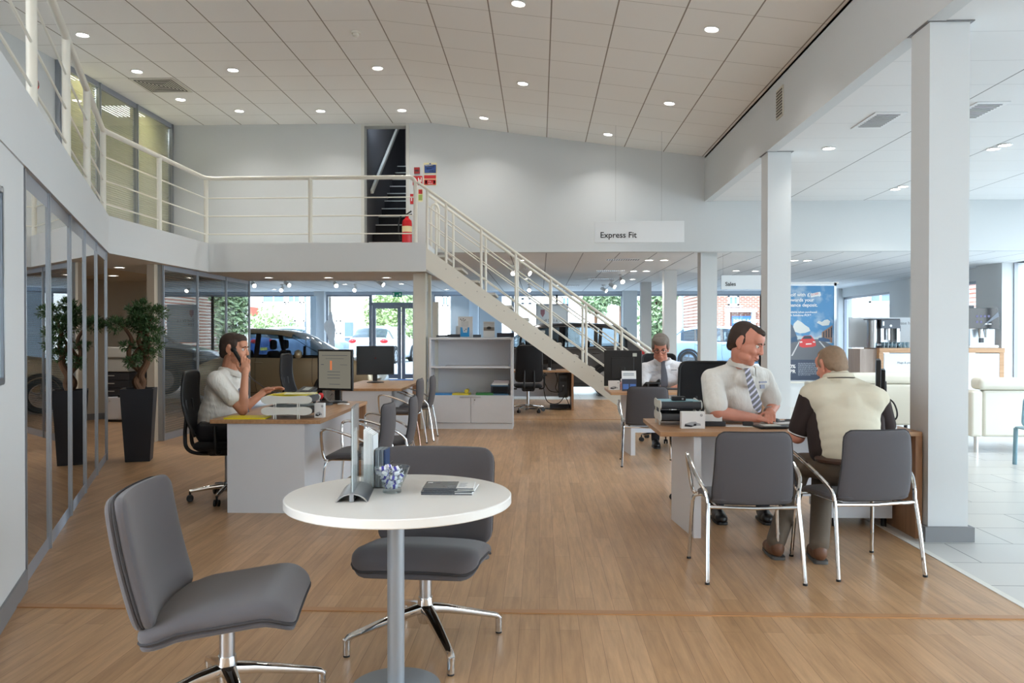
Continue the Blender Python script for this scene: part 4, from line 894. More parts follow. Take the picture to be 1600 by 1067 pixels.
o=thing('computer_mouse','black computer mouse under the right hand of the man in the striped tie','mouse',(1.78,6.08,.73),-.7); MB().ell((0,0,.012),(.032,.055,.02),n=18,m=10).build('shell',BLACK,o)
o=thing('keyboard','black keyboard partly hidden on the right front desk','keyboard',(2.1,6.12,.73),.1); MB().box(-.22,.22,-.07,.07,0,.015).build('board',BLACK,o,bevel=.004); 
m=MB()
for i in range(15):
    for j in range(5): m.box(-.21+.028*i,-.186+.028*i,-.06+.024*j,-.04+.024*j,.015,.019)
m.build('keys',mat('key_grey',(46,46,50),.5),o)
def desk_phone(x,y,z,deg,label):
    t=thing('desk_phone',label,'telephone',(x,y,z),math.radians(deg)); m=MB(); m.M=MX.Rotation(.45,4,'X'); m.box(-.10,.10,-.09,.1,.02,.05); m.build('body',BLACK,t,bevel=.008); MB().bar((-.07,.06,.731-z),(-.07,.07,.07),.02,.02).bar((.07,.06,.731-z),(.07,.07,.07),.02,.02).build('foot',BLACK,t)
    m=MB(); m.M=MX.Rotation(.45,4,'X'); m.box(-.03,.06,.02,.075,.05,.053); m.build('display',mat('phone_display',(165,172,168),.3),t)
    m=MB(); m.M=MX.Rotation(.45,4,'X')
    for i in range(4):
        for j in range(4): m.box(-.03+.026*i,-.012+.026*i,-.075+.022*j,-.062+.022*j,.05,.054)
    m.build('keypad',mat('key_grey',(46,46,50),.5),t); return t
p1=desk_phone(-2.24,7.52,.81,-35,'black desk phone with a grey display on the front left desk')
p2=desk_phone(1.36,9.75,.74,195,'black desk phone before the man in glasses'); 
m=MB(); m.M=MX.Rotation(.45,4,'X'); m.caps((-.085,-.08,.07),(-.085,.08,.07),.02); m.build('handset',BLACK,p2)
# stamp, conference gadget and card
o=thing('joystick','black desk device with a red knob by the web page monitor','desk device',(-2.04,7.47,.73)); MB().lathe([(0,0),(.085,0),(.08,.02),(.04,.035),(.02,.04),(0,.04)],n=28).build('base',BLACK,o); MB().cyl((-.03,0,.03),(-.03,0,.06),.009,n=10).build('stem',BLACK,o); MB().lathe([(.012,.055),(.026,.075),(.026,.10),(.015,.112),(0,.114)],c=(-.03,0,0),n=20).build('knob',RED,o)
slab('card','small white card propped beside the red knob device','card',(-1.86,7.50,.73),(.10,.05,.012),PAPER,-20)
o=slab('cup','small white beaker behind the web page monitor','cup',(-2.35,7.7,.73),(.05,.05,.09),PAPER)
# ---- far right desk
o=thing('leaflet_stand','white and dark blue leaflet stand on the desk of the man in glasses','leaflet stand',(1.06,9.45,.73)); m=MB(); m.M=MX.Rotation(-.18,4,'X'); m.box(-.085,.085,0,.006,0,.24); m.build('backing',PAPER,o); m=MB(); m.M=MX.Rotation(-.18,4,'X'); m.box(-.086,.086,-.02,0,0,.14); m.build('dark_pocket',mat('navy_print',(52,60,80),.4),o)
for s in (-1,1): m=MB(); m.M=MX.Rotation(-.18,4,'X'); m.box(s*.042-.034,s*.042+.034,-.021,-.0195,.02,.08); m.build('blue_cover',mat('blue_print',(74,112,180),.4),o)
m=MB(); m.M=MX.Rotation(-.18,4,'X')
for k in range(2): m.box(-.07,.06,-.001,.0005,.185+.018*k,.193+.018*k)
m.build('printed_lines',mat('print_grey',(120,130,145),.5),o)
o=thing('desk_toy','small dark and pale figure ornament at the left tip of the far right desk','ornament',(.90,9.95,.73)); MB().ell((0,0,.035),(.035,.035,.035),n=14,m=8).build('base_ball',BLACK,o); MB().ell((.02,0,.085),(.028,.028,.025),n=14,m=8).build('pale_top',PAPER,o)
o=thing('desk_toy','small pink and white figure beside the leaflet stand','ornament',(.99,9.62,.73)); MB().lathe([(0,0),(.022,0),(.018,.05),(.025,.08),(.012,.1),(0,.105)],n=16).build('body',mat('pinkish',(205,160,158),.5),o); MB().ell((0,0,.12),(.016,.016,.018),n=12,m=8).build('head',PAPER,o)
slab('paper','crumpled white paper beside the leaflet stand','paper',(1.20,9.62,.73),(.10,.10,.03),PAPER,10)
slab('keyboard','grey keyboard before the man in glasses','keyboard',(1.62,9.72,.73),(.40,.15,.018),mat('key_grey_dark',(60,62,66),.5),-6,None,.004)
slab('notepad','white notepad by the left hand of the man in glasses','notepad',(1.83,9.80,.73),(.12,.12,.03),PAPER,4)
# ================================================================== ON AND IN THE WHITE CUPBOARD
X0=-1.64
def cub(u,z): return gy(u,540,11.9).x
slab('folder','blue plastic folder on the lower cupboard shelf','folder',(cub(690,0)+.02,11.95,.495),(.26,.24,.022),mat('blue_plastic',(60,140,205),.35),4)
o=slab('folder','yellow plastic folder on the lower cupboard shelf','folder',(cub(721,0),11.95,.495),(.25,.24,.026),mat('yellow_plastic',(214,196,60),.4),-4)
tag(MB().cyl((0,-.1,0),(0,.1,0),.03,n=18).build('yellow_roll',MATS['yellow_plastic']),'rolled yellow sleeve lying on the yellow folder','roll').location=(cub(729,0),11.95,.552)
slab('folder','green plastic folder on the lower cupboard shelf','folder',(cub(757,0),11.95,.495),(.26,.25,.03),mat('green_plastic',(46,128,66),.4),2)
o=thing('letter_tray','blue two-tier letter tray stacked with papers in the cupboard','letter tray',(cub(785,0)-.035,11.95,.495)); 
for z in (.0,.13): MB().box(-.14,.13,-.12,.14,z,z+.02).build('tray',mat('steel_blue_plastic',(70,110,140),.4),o)
MB().box(-.135,-.125,-.12,.14,.02,.13).box(.115,.125,-.12,.14,.02,.13).box(-.12,.11,.12,.13,.02,.12).build('side',mat('navy_plastic',(44,50,66),.4),o)
for k in range(3): slab('paper','loose papers on the blue tray in the cupboard','paper',(cub(785,0)-.035+.01*k,11.95,.645+.024*k),(.24,.22,.022),[PAPER,mat('greyish_paper',(190,186,190),.7),mat('mauve_paper',(178,172,180),.7)][k],3*k,'papers on the cupboard tray')
slab('paper','wavy stack of loose papers lying on the upper cupboard shelf','paper',(cub(745,0),11.95,.925),(.95,.2,.01),mat('greyish_paper',(190,186,190),.7),0)
Z=1.357
o=thing('leaflet_stand','white upright leaflet stand with a bright blue pocket on the cupboard','leaflet stand',(cub(727,0),11.9,Z)); MB().box(-.11,.11,0,.02,0,.31).build('backing',PAPER,o); MB().prismy([(-.07,.01),(.06,.01),(.06,.15),(.04,.15),(.03,.07),(-.03,.07),(-.045,.15),(-.07,.15)],-.02,0).build('blue_pocket',mat('cyan_print',(30,150,215),.4),o)
m=MB()
for k,(a,b) in enumerate([(-.07,.27),(-.05,.255),(-.03,.275),(-.02,.25),(.0,.26),(-.01,.07+.03),(.01,.12)]): m.cyl((a,-.003 if k<5 else -.0005,b),(a,.001,b),.008,n=10)
m.build('printed_dots',mat('print_black',(44,46,52),.4),o); MB().box(-.06,.05,-.001,.0005,.16,.24).build('leaflet',mat('pale_leaflet',(214,216,216),.5),o)
o=thing('desk_calendar','small white standing picture card on the cupboard','picture card',(cub(764,0),11.9,Z)); MB().box(-.085,.085,0,.012,0,.235).build('card',PAPER,o); MB().box(-.08,.08,-.001,.0005,.1,.15).build('printed_road',mat('taupe_print',(140,132,124),.5),o); MB().box(-.08,.08,-.001,.0005,.15,.22).build('printed_sky',mat('pale_sky_print',(208,212,214),.5),o); MB().ell((0,-.001,.14),(.035,.004,.02),n=12,m=8).build('printed_car',mat('print_black',(44,46,52),.4),o)
for i,(u,w,h,c,l) in enumerate([(690,.14,.03,(90,92,98),'flat grey booklet at the left end of the cupboard top'),(709,.19,.045,(60,62,70),'dark stack of booklets left of the blue pocket stand'),(745,.12,.04,(84,88,96),'dark low box between the stand and the picture card'),(790,.25,.065,(62,64,78),'dark folded bundle at the right end of the cupboard top')]):
    slab('booklet',l,'booklet',(cub(u,0),11.95,Z),(w,.2,h),mat('booklet_%d'%i,c,.6),(-3,2,4,-2)[i],None,.006)
slab('tube','pale upright tube behind the dark booklets on the cupboard','tube',(cub(713,0),12.1,Z),(.05,.05,.17),mat('pale_plastic',(220,225,228),.3))
# ================================================================== PLANT
o=thing('potted_tree','small tree with clouded green foliage in a tall tapered black planter','potted plant',(-4.45,8.70,0),math.radians(19))
m=MB(); b0,b1=.125,.17
for (r0,r1,z0,z1) in ((b0,b1,0,.80),):
    m.add([(-r0,-r0,z0),(r0,-r0,z0),(r0,r0,z0),(-r0,r0,z0),(-r1,-r1,z1),(r1,-r1,z1),(r1,r1,z1),(-r1,r1,z1),(-r1+.02,-r1+.02,z1),(r1-.02,-r1+.02,z1),(r1-.02,r1-.02,z1),(-r1+.02,r1-.02,z1),(-r1+.025,-r1+.025,z1-.05),(r1-.025,-r1+.025,z1-.05),(r1-.025,r1-.025,z1-.05),(-r1+.025,r1-.025,z1-.05)],
     [(0,3,2,1),(0,1,5,4),(1,2,6,5),(2,3,7,6),(3,0,4,7),(4,5,9,8),(5,6,10,9),(6,7,11,10),(7,4,8,11),(8,9,13,12),(9,10,14,13),(10,11,15,14),(11,8,12,15)])
m.build('planter',mat('black_planter',(30,30,36),.55),o)
MB().box(-b1+.03,b1-.03,-b1+.03,b1-.03,.745,.76).build('soil',mat('dark_soil',(50,40,32),.95,bump=.6,bscale=90),o)
TR=mat('twisted_bark',(96,66,44),.85,bump=.6,bscale=45,var=.25,vscale=18); m=MB()
def tr(pts,r0,r1): 
    s=spline(pts,6); m.tube(s,[r0+(r1-r0)*i/(len(s)-1) for i in range(len(s))],10)
tr([(-.01,0,.75),(.03,.03,.86),(.02,-.02,.95),(.08,.0,1.08),(.06,.02,1.2),(.0,.0,1.32),(.02,0,1.46),(.0,0,1.62)],.05,.015)
tr([(.03,0,.75),(-.03,-.03,.87),(.01,.03,.97),(-.07,0,1.08),(-.10,0,1.2),(-.07,0,1.32),(-.11,0,1.42),(-.2,0,1.52)],.042,.014)
tr([(.06,0,1.1),(.1,.02,1.25),(.09,0,1.4),(.13,0,1.58)],.026,.012); tr([(-.08,0,1.12),(-.02,.03,1.22),(.06,.02,1.34),(.08,0,1.44)],.022,.012)
m.build('trunk',TR,o)
rnd=random.Random(3); m=MB()
def leafball(c,r,n):
    for i in range(n):
        d=V((rnd.gauss(0,1),rnd.gauss(0,1),rnd.gauss(0,1)+.25)).normalized(); q=c+V((d.x*r[0],d.y*r[1],d.z*r[2]))*rnd.uniform(.35,1.0)
        for k in range(5):
            e=(d+V((rnd.uniform(-.9,.9),rnd.uniform(-.9,.9),rnd.uniform(-.6,.9)))).normalized(); L=rnd.uniform(.035,.062); s=e.cross(V((rnd.uniform(-1,1),rnd.uniform(-1,1),1))).normalized()*.0055
            mid=q+e*L*.5; m.add([q,mid+s,q+e*L,mid-s],[(0,1,2,3)])
for (dx,dz,rx,rz,n) in [(-.225,1.50,.115,.085,130),(-.03,1.62,.12,.12,150),(.03,1.72,.08,.06,70),(.19,1.63,.12,.08,130),(.06,1.49,.17,.10,190),(.12,1.41,.15,.08,140),(-.11,1.27,.08,.05,60),(.14,1.28,.12,.07,110),(-.06,1.09,.09,.055,80),(.09,1.16,.12,.06,110),(.0,1.55,.12,.1,110)]:
    leafball(V((dx,rnd.uniform(-.04,.04),dz)),(rx,rx*.9,rz),n)
lm=mat('dark_green_leaf',(70,98,56),.55,var=.35,vscale=9); m.build('foliage',lm,o,smooth=False,weld=False)
# ================================================================== RECESS BY THE PLANT
o=thing('copier','grey office copier on its dark drawer stand in the recess behind the plant','copier',(-6.95,12.55,0)); gp=mat('copier_grey',(186,184,176),.5)
MB().box(-.45,.42,0,.6,1.02,1.20).build('scanner_lid',gp,o,bevel=.02); MB().box(-.42,.36,.02,.6,.80,1.015).build('body',gp,o,bevel=.01)
for i in range(3): d=MB().box(-.42,.36,.02,.6,.42+.125*i,.535+.125*i).build('drawer',mat('copier_dark',(52,52,56),.5),o); MB().box(-.05,.12,.012,.02,.48+.125*i,.495+.125*i).build('handle',gp,d)
o=thing('low_cabinet','low white cabinet under the copier in the recess','cabinet',(-6.95,12.5,0)); MB().box(-.5,.55,-.0,.62,.04,.40).build('carcass',LAMW,o); MB().box(-.5,.55,.02,.6,0,.04).build('plinth',TRAYD,o)
for x0,x1 in ((-.49,.02),(.03,.54)): d=MB().box(x0,x1,-.016,0,.05,.39).build('door',LAMW,o); MB().cyl(((x0+.06),-.022,.34),((x0+.06),-.016,.34),.01,n=10).build('lock',BRUSH,d)
slab('stapler','small dark gadget on the low white cabinet','gadget',(-6.62,12.42,.40),(.13,.05,.04),BLACK,10,None,.01)
# ================================================================== RIGHT: SOFAS, COFFEE POINT, POSTER
LEA=mat('cream_leather',(222,218,204),.45,bump=.08,bscale=200)
def sofa(x,y,w,label,deg=0):
    t=thing('sofa',label,'sofa',(x,y,0),math.radians(deg),'cream leather sofas')   # its back faces the camera
    MB().box(.14,w-.14,0,.13,.19,.74).build('back_panel',LEA,t,bevel=.03,seg=3)
    MB().box(.09,w-.09,-.02,.22,.742,.885).build('head_bolster',LEA,t,bevel=.05,seg=4)
    MB().box(0,.138,0,.78,.19,.735).build('arm',LEA,t,bevel=.03,seg=3); MB().box(w-.138,w,0,.78,.19,.735).build('arm',LEA,t,bevel=.03,seg=3)
    MB().box(.142,w-.142,.135,.78,.2,.44).build('seat_base',LEA,t,bevel=.02); MB().box(.145,w-.145,.2,.77,.442,.52).build('seat_cushion',LEA,t,bevel=.03,seg=3)
    for a in (.1,w-.1):
        for b in (.08,.7): MB().cyl((a,b,0),(a,b,.19),.024,n=16).build('leg',CHROME if b<.5 else BLACK,t)
    return t
sofa(5.08,9.55,1.7,'cream leather sofa with chrome legs, right of the nearest column')
sofa(3.78,10.75,1.5,'cream leather sofa behind the customer, left of the nearest column')
o=thing('child_chair','blue-grey moulded chair cut off at the right photo edge','chair',(5.25,8.62,0)); BL=mat('blue_grey_shell',(126,160,172),.4)
m=MB(); rpad(m,.50,.34,.07,lambda x,z:((x,-.17-.12*(z+.17),.60+z),V((0,1,.1)).normalized()),.02); m.build('backrest',BL,o)
m=MB(); rpad(m,.32,.30,.08,lambda x,z:((x,z,.40),(0,0,1)),.02); m.build('seat',BL,o)
for a in (-1,1):
    for b in (-1,1): MB().cyl((a*.14,b*.12,.012),(a*.13,b*.12,.39),.022,n=12).cyl((a*.14,b*.12,0),(a*.14,b*.12,.014),.022,n=12).build('leg',BL,o)
# coffee point
CY=15.0; cx0=gy(1378,544,CY).x; cx1=gy(1569,544,CY).x; ct=1.15
o=thing('coffee_counter','white coffee counter with an oak top and oak edges behind the nearest column','counter',(cx0,CY,0)); Wc=cx1-cx0
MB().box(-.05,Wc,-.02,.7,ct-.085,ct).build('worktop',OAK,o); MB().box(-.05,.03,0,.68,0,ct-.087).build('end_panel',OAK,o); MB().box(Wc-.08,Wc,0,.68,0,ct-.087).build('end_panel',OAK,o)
GW=woodmat('grey_brown_laminate',(168,152,142),(150,134,124),.5,'z'); MB().box(-.36,-.052,.1,.68,0,ct-.02).build('side_screen',GW,o)
half=Wc/2
for a,b in ((.04,half-.005),(half+.005,Wc-.09)): d=MB().box(a,b,-.004,.02,.06,ct-.1).build('door',LAMW,o)
text('lettering','Mugs & plates',.055,mat('ink_grey',(110,112,116),.6),(gy(1405,566,CY).x-cx0-.04,-.006,gy(1400,568,CY).z),UPR,o)
o=thing('splash_panel','pale grey back panel reading please behind the water dispenser','panel',(cx0-.36,CY+.62,ct)); MB().box(0,1.2,0,.04,0,gy(1400,496,CY+.62).z-ct).build('board',mat('pale_grey_panel',(200,204,208),.6),o); text('lettering','please help',.085,MATS['ink_grey'],(gy(1400,503,CY+.6).x-cx0+.36,-.002,gy(1400,507,CY+.6).z-ct),UPR,o)
def wd(u): return gy(u,540,CY+.2).x
o=thing('water_dispenser','tall stainless water dispenser with a dark control panel on the coffee counter','dispenser',(wd(1357),CY+.1,ct)); hh=gy(1380,498,CY+.1).z-ct; w1=wd(1373)-wd(1357); w2=wd(1402)-wd(1357)
MB().cyl((w1*.55,.16,.0),(w1*.55,.16,hh-.02),w1*.56,n=28).build('tank',BRUSH,o); MB().box(-.02,w2,-.02,.3,hh-.02,hh).build('lid',TRAYD,o,bevel=.006)
MB().box(w1,w2,-.02,.28,hh-.18,hh-.02).build('control_panel',mat('graphite_panel',(70,76,86),.35),o); MB().cyl((w1+(w2-w1)*.5,-.024,hh-.13),(w1+(w2-w1)*.5,-.019,hh-.13),.022,n=18).box(w1+.02,w1+.05,-.024,-.019,hh-.13,hh-.05).build('button',PAPER,o)
MB().box(w1,w1+.05,0,.28,.1,hh-.18).box(w2-.05,w2,0,.28,.1,hh-.18).box(w1,w2,.2,.28,.1,hh-.18).build('tap_bay',BRUSH,o); MB().cyl((w1+(w2-w1)*.5,.12,.15),(w1+(w2-w1)*.5,.12,hh-.18),.06,n=18).build('flask',BRUSH,o); MB().box(w1-.02,w2+.01,-.04,.3,.0,.04).box(w1,w2,-.02,.28,.08,.1).build('drip_tray',TRAYD,o)
GT=gmat('tumbler_glass',(214,224,228),2.2)
g0=thing('drinking_glass','clear tumbler in the row before the water dispenser','glass',(wd(1374),CY-.0,ct),0,'tumblers on the coffee counter'); g0.location.y=CY+.02; MB().lathe([(0,0),(.03,0),(.036,.11),(.033,.11),(.027,.008),(0,.008)],n=20).build('tumbler',GT,g0)
for u in (1380,1386,1392,1399,1405,1411): dup(g0,(wd(u),CY+.02,ct))
o=thing('bottle','slim steel bottle with a dark label beside the water dispenser','bottle',(wd(1406.5),CY+.3,ct)); MB().lathe([(0,0),(.045,0),(.045,.3),(.02,.33),(0,.33)],n=20).build('body',BRUSH,o); MB().lathe([(.047,.31),(.047,.41),(.03,.43),(0,.43)],n=20).build('dark_cap',mat('navy_plastic',(44,50,66),.4),o)
o=thing('coffee_machine','black glass fronted coffee machine on the coffee counter, right of the nearest column','coffee machine',(wd(1508),CY+.1,ct)); a=wd(1508);X=lambda u:wd(u)-a; Zq=lambda v:gy(1530,v,CY+.1).z-ct
MB().prismy([(0,Zq(513)),(X(1557),Zq(514)),(X(1553),Zq(481)),(0,Zq(481))],-.02,.35).build('display_head',mat('black_gloss',(20,20,24),.12),o,bevel=.004)
MB().prismy([(X(1526),Zq(512)),(X(1555),Zq(494)),(X(1553.5),Zq(487)),(X(1540),Zq(500))],-.024,-.019).build('grey_swoosh',mat('swoosh_grey',(96,102,112),.3),o)
m=MB()
for k in range(4): m.cyl((X(1521+6*k),-.024,Zq(494)),(X(1521+6*k),-.019,Zq(494)),.024,n=14)
for k in range(2): m.cyl((X(1521+6*k),-.024,Zq(503)),(X(1521+6*k),-.019,Zq(503)),.024,n=14)
m.build('drink_button',mat('violet_icon',(78,72,110),.3),o)
MB().box(X(1533),X(1537),-.026,-.019,Zq(507),Zq(505.5)).box(X(1538.5),X(1543),-.026,-.019,Zq(507),Zq(505.5)).build('badge',PAPER,o)
MB().box(X(1516),X(1554),.1,.35,0,Zq(514)).build('back_body',mat('pale_steel',(188,194,200),.3,.6),o); MB().box(X(1530),X(1536),.07,.1,.1,Zq(528)).build('dark_column',TRAYD,o)
for u in (1527,1536): MB().cyl((X(u),.0,Zq(527)),(X(u),.0,Zq(514)),.028,.05,n=16).build('spout',CHROME,o)
MB().box(X(1508),X(1554),-.04,.35,0,.05).build('drip_tray',PAPER,o,bevel=.01); MB().box(X(1509),X(1518),.02,.3,Zq(481),Zq(477)).build('bean_hopper',TRAYD,o)
# poster in its frame
PY=16.0; a=gy(1305,597,PY); px1=a.x-.03; px0=px1-1.10; pz0=gy(1270,594,PY).z; pz1=gy(1270,446.5,PY).z
o=thing('poster_display','large framed car offer poster with a blue sky standing behind the second column','poster',(px0,PY,pz0)); Wp=px1-px0;Hp=pz1-pz0
pm=mat('poster_sky',(70,130,180),.4); N,L,b=nodes_of(pm); tc=N.new('ShaderNodeTexCoord'); n=N.new('ShaderNodeTexNoise'); n.inputs['Scale'].default_value=3.2; n.inputs['Detail'].default_value=6; L.new(tc.outputs['Object'],n.inputs['Vector'])
cr=N.new('ShaderNodeValToRGB'); cr.color_ramp.elements[0].position=.5; cr.color_ramp.elements[0].color=lin((72,138,188)); cr.color_ramp.elements[1].position=.75; cr.color_ramp.elements[1].color=lin((200,214,224)); L.new(n.outputs['Fac'],cr.inputs[0]); L.new(cr.outputs[0],b.inputs['Base Color'])
MB().box(0,Wp,0,.01,0,Hp).build('poster_sheet',pm,o)
f=MB(); f.box(-.03,Wp+.05,-.01,.04,Hp,Hp+.03).box(-.03,0,-.01,.04,-.03,Hp+.03).box(Wp,Wp+.05,-.01,.04,-.05,Hp+.06).box(-.03,Wp+.05,-.01,.04,-.05,0); f.build('frame',ALU,o)
MB().box(-.1,Wp+.1,-.01,.05,Hp+.03,Hp+.075).build('header_bar',PAPER,o)
def PX(u): return gy(u,540,PY).x-px0
def PZ(v): return gy(1270,v,PY).z-pz0
def flat(name,pts,c,k): return MB().prismy([(PX(u),PZ(v)) for u,v in pts],-.001-k*.0006,.0002).build(name,mat('poster_%d_%d_%d'%c,c,.45),o)
flat('printed_cloud',[(1238,517),(1240,506),(1246,500),(1252,503),(1258,508),(1264,512),(1266,517),(1258,520),(1250,521)],(214,218,216),1); flat('printed_cloud',[(1276,504),(1279,501),(1284,503),(1288,500),(1293,499),(1297,502),(1295,508),(1285,509)],(214,218,216),1)
flat('printed_horizon',[(1225,536),(1300.5,536),(1300.5,512),(1290,520),(1276,527),(1262,527),(1245,524),(1238,518),(1225,516)],(190,204,210),1)
flat('printed_houses',[(1284,530),(1284,519),(1300.5,508),(1300.5,536)],(150,116,98),2); 
m=MB()
for k in range(4): m.prismy([(PX(1286+4*k),PZ(527)),(PX(1288+4*k),PZ(527.5)),(PX(1288+4*k),PZ(518-2.3*k)),(PX(1286+4*k),PZ(519-2.3*k))],-.0028,-.002)
m.build('printed_windows',mat('poster_52_60_70',(52,60,70),.45),o)
flat('printed_houses',[(1225,540),(1238,541),(1246,528),(1238,508),(1225,500)],(84,98,116),2)
flat('printed_road',[(1225,594),(1300.5,594),(1300.5,540),(1282,530),(1248,530),(1225,544)],(104,108,116),3); flat('printed_lane_line',[(1236,556),(1238.5,556),(1250,533),(1248.5,533)],(206,208,210),4); flat('printed_lane_line',[(1290,546),(1293,546),(1281,533),(1279,533)],(206,208,210),4)
flat('printed_car',[(1249,541),(1249,534),(1252,530),(1256,524.5),(1267,524),(1271,529),(1274,533),(1275,540),(1270,542),(1254,543)],(214,66,66),5); flat('printed_car_glass',[(1253,529.5),(1257,525),(1266.5,524.6),(1269,529)],(50,66,80),6); flat('printed_plate',[(1259,538.6),(1268,538),(1268,536.2),(1259,536.6)],(226,226,222),6); flat('printed_headlight',[(1249.5,533.5),(1253,533),(1254,535),(1250,536)],(226,230,232),6); flat('printed_headlight',[(1270,533),(1273.5,533.5),(1273.5,535.5),(1270,535)],(226,230,232),6)
flat('printed_blue_car',[(1236,534),(1236,528),(1243,525),(1246,530),(1246,534)],(52,84,116),5); flat('printed_blue_car',[(1278,532),(1279,528),(1286,527),(1296,530),(1297,534),(1290,534)],(60,92,130),5)
flat('printed_dark_panel',[(1225,594),(1300.5,594),(1300.5,562),(1225,562)],(62,74,96),5)
TW=mat('poster_text_white',(246,246,246),.5)
TXL=PX(1236.5)-.088
for s_,v,sz in (('Golf with £1,000',463,.096),('towards your',471,.096),('finance deposit.',479,.096)): text('lettering',s_,sz,TW,(TXL,-.005,PZ(v)),UPR,o,bold=.0018)
for s_,v in (('Available when purchased',489),('with Solutions PCP.*',494)): text('lettering',s_,.056,TW,(TXL,-.005,PZ(v)),UPR,o,bold=.001)
text('lettering','0%\nAPR',.10,TW,(PX(1243),-.006,PZ(575)),UPR,o,bold=.002,align='RIGHT')
m=MB(); rr=random.Random(5)
for k in range(14):
    x=PX(1247); 
    while x<PX(1276)-(.12 if k==13 else 0): w_=rr.uniform(.015,.05); m.box(x,min(x+w_,PX(1276.5)),-.006,-.0045,PZ(567.6+k*1.45),PZ(567+k*1.45)); x+=w_+.01
m.build('small_print',mat('poster_text_grey',(170,178,190),.5),o)
m=MB(); m.M=MX.Translation((PX(1274),0,PZ(460.5)))@MX.Rotation(-.2,4,'Y'); m.box(-.1,.1,-.009,-.006,-.035,.04); m.build('price_sticker',PAPER,o)
text('lettering','£1,500',.05,mat('sticker_red',(210,80,70),.5),(PX(1270)-.03,-.0095,PZ(462)),(PI/2,-.2,0),o)
# pale panels standing before the glass front
for i,(u0,u1,l) in enumerate([(704,733,'pale blue banner panel behind the cupboard, left of the white pillar'),(749,784,'pale blue banner panel behind the stair stringer, right of the white pillar'),(485,494,'narrow pale blue banner left of the pillar by the entrance')]):
    x0=gy(u0,540,YF-.5).x;x1=gy(u1,540,YF-.5).x; o=thing('pull_up_banner',l,'banner',(x0,YF-.5,0),0,'pale blue window banners'); MB().box(0,x1-x0,0,.02,.05,2.6).build('sheet',mat('pale_blue_banner',(205,225,242),.5),o); MB().box(0,x1-x0,-.08,.1,0,.05).build('foot',ALU,o)
# for-sale board in the window
p0_=gy(839,510,22.5); p1_=gy(886,477,22.5); o=thing('window_board','pale framed display board in the far window behind the dark car','board',(p0_.x,22.5,0)); w=p1_.x-p0_.x; MB().box(0,w,0,.03,p0_.z-.45,p1_.z).build('board',mat('pale_board',(196,206,212),.5),o); MB().box(-.03,0,-.01,.04,0,p1_.z+.03).box(w,w+.03,-.01,.04,0,p1_.z+.03).box(-.03,w+.03,-.01,.04,p1_.z,p1_.z+.04).build('frame',ALU,o)
text('lettering','Golf SV 1.6\nTDI',.11,MATS['ink_grey'],(.08,-.004,p0_.z+.13),UPR,o,bold=.001); MB().prismy([(.1,p1_.z-.12),(.22,p1_.z-.12),(.22,p1_.z-.24),(.16,p1_.z-.34),(.1,p1_.z-.24)],-.003,.001).build('shield_emblem',mat('shield_mauve',(150,110,120),.5),o)
# translucent feather flag by the pillar
p0_=gy(517,546,YF-1.0); o=thing('figure_cutout','pale translucent human shaped cut-out standing by the entrance pillar','cut-out',(p0_.x,YF-1.0,0))
def FP(u,v): q=gy(u,v,YF-1.0); return (q.x-p0_.x,q.z)
MB().prismy([FP(*q) for q in [(512,560),(514,535),(511,522),(507,515),(506,506),(510,501),(513,500),(513.5,493),(515,487),(518,487),(519.5,494),(520,501),(523,507),(524,516),(522.5,530),(523.5,548),(524,575),(512,575)]],0,.02).build('sheet',mat('frosted_sheet',(240,244,250),.5),o); MB().box(FP(509,0)[0],FP(527,0)[0],-.12,.14,0,.04).bar((FP(518,0)[0],.01,.0),(FP(518,0)[0],.01,FP(518,574)[1]),.05,.02).build('stand',ALU,o)
# ================================================================== CARS
def lerp(t,xs,ys):
    if t<=xs[0]: return ys[0]
    for i in range(len(xs)-1):
        if t<=xs[i+1]:
            k=(t-xs[i])/(xs[i+1]-xs[i]); k=k*k*(3-2*k)*.5+k*.5; return ys[i]+(ys[i+1]-ys[i])*k
    return ys[-1]
CARS={'hatch':dict(L=4.2,wid=.90,top=[(0,.80),(.05,1.0),(.22,1.18),(.55,1.42),(1.0,1.50),(1.7,1.525),(2.3,1.49),(2.55,1.44),(3.3,1.03),(3.7,.96),(4.0,.86),(4.15,.70),(4.2,.55)],belt=[(0,.70),(.1,.93),(.6,.99),(1.5,.97),(2.6,.955),(3.3,.96),(3.75,.90),(4.05,.78),(4.2,.50)],cowl=3.3,rf=2.55,rr=.62,rb=.10,wb=(.78,3.44),wr=.315),
 'suv':dict(L=4.45,wid=.91,top=[(0,.85),(.05,1.05),(.18,1.25),(.42,1.58),(.9,1.665),(1.8,1.69),(2.4,1.66),(2.65,1.60),(3.35,1.16),(3.8,1.09),(4.2,.98),(4.39,.78),(4.45,.6)],belt=[(0,.80),(.1,1.03),(.6,1.12),(1.5,1.09),(2.6,1.07),(3.35,1.09),(3.85,1.03),(4.2,.90),(4.45,.55)],cowl=3.35,rf=2.65,rr=.48,rb=.10,wb=(.86,3.50),wr=.345)}
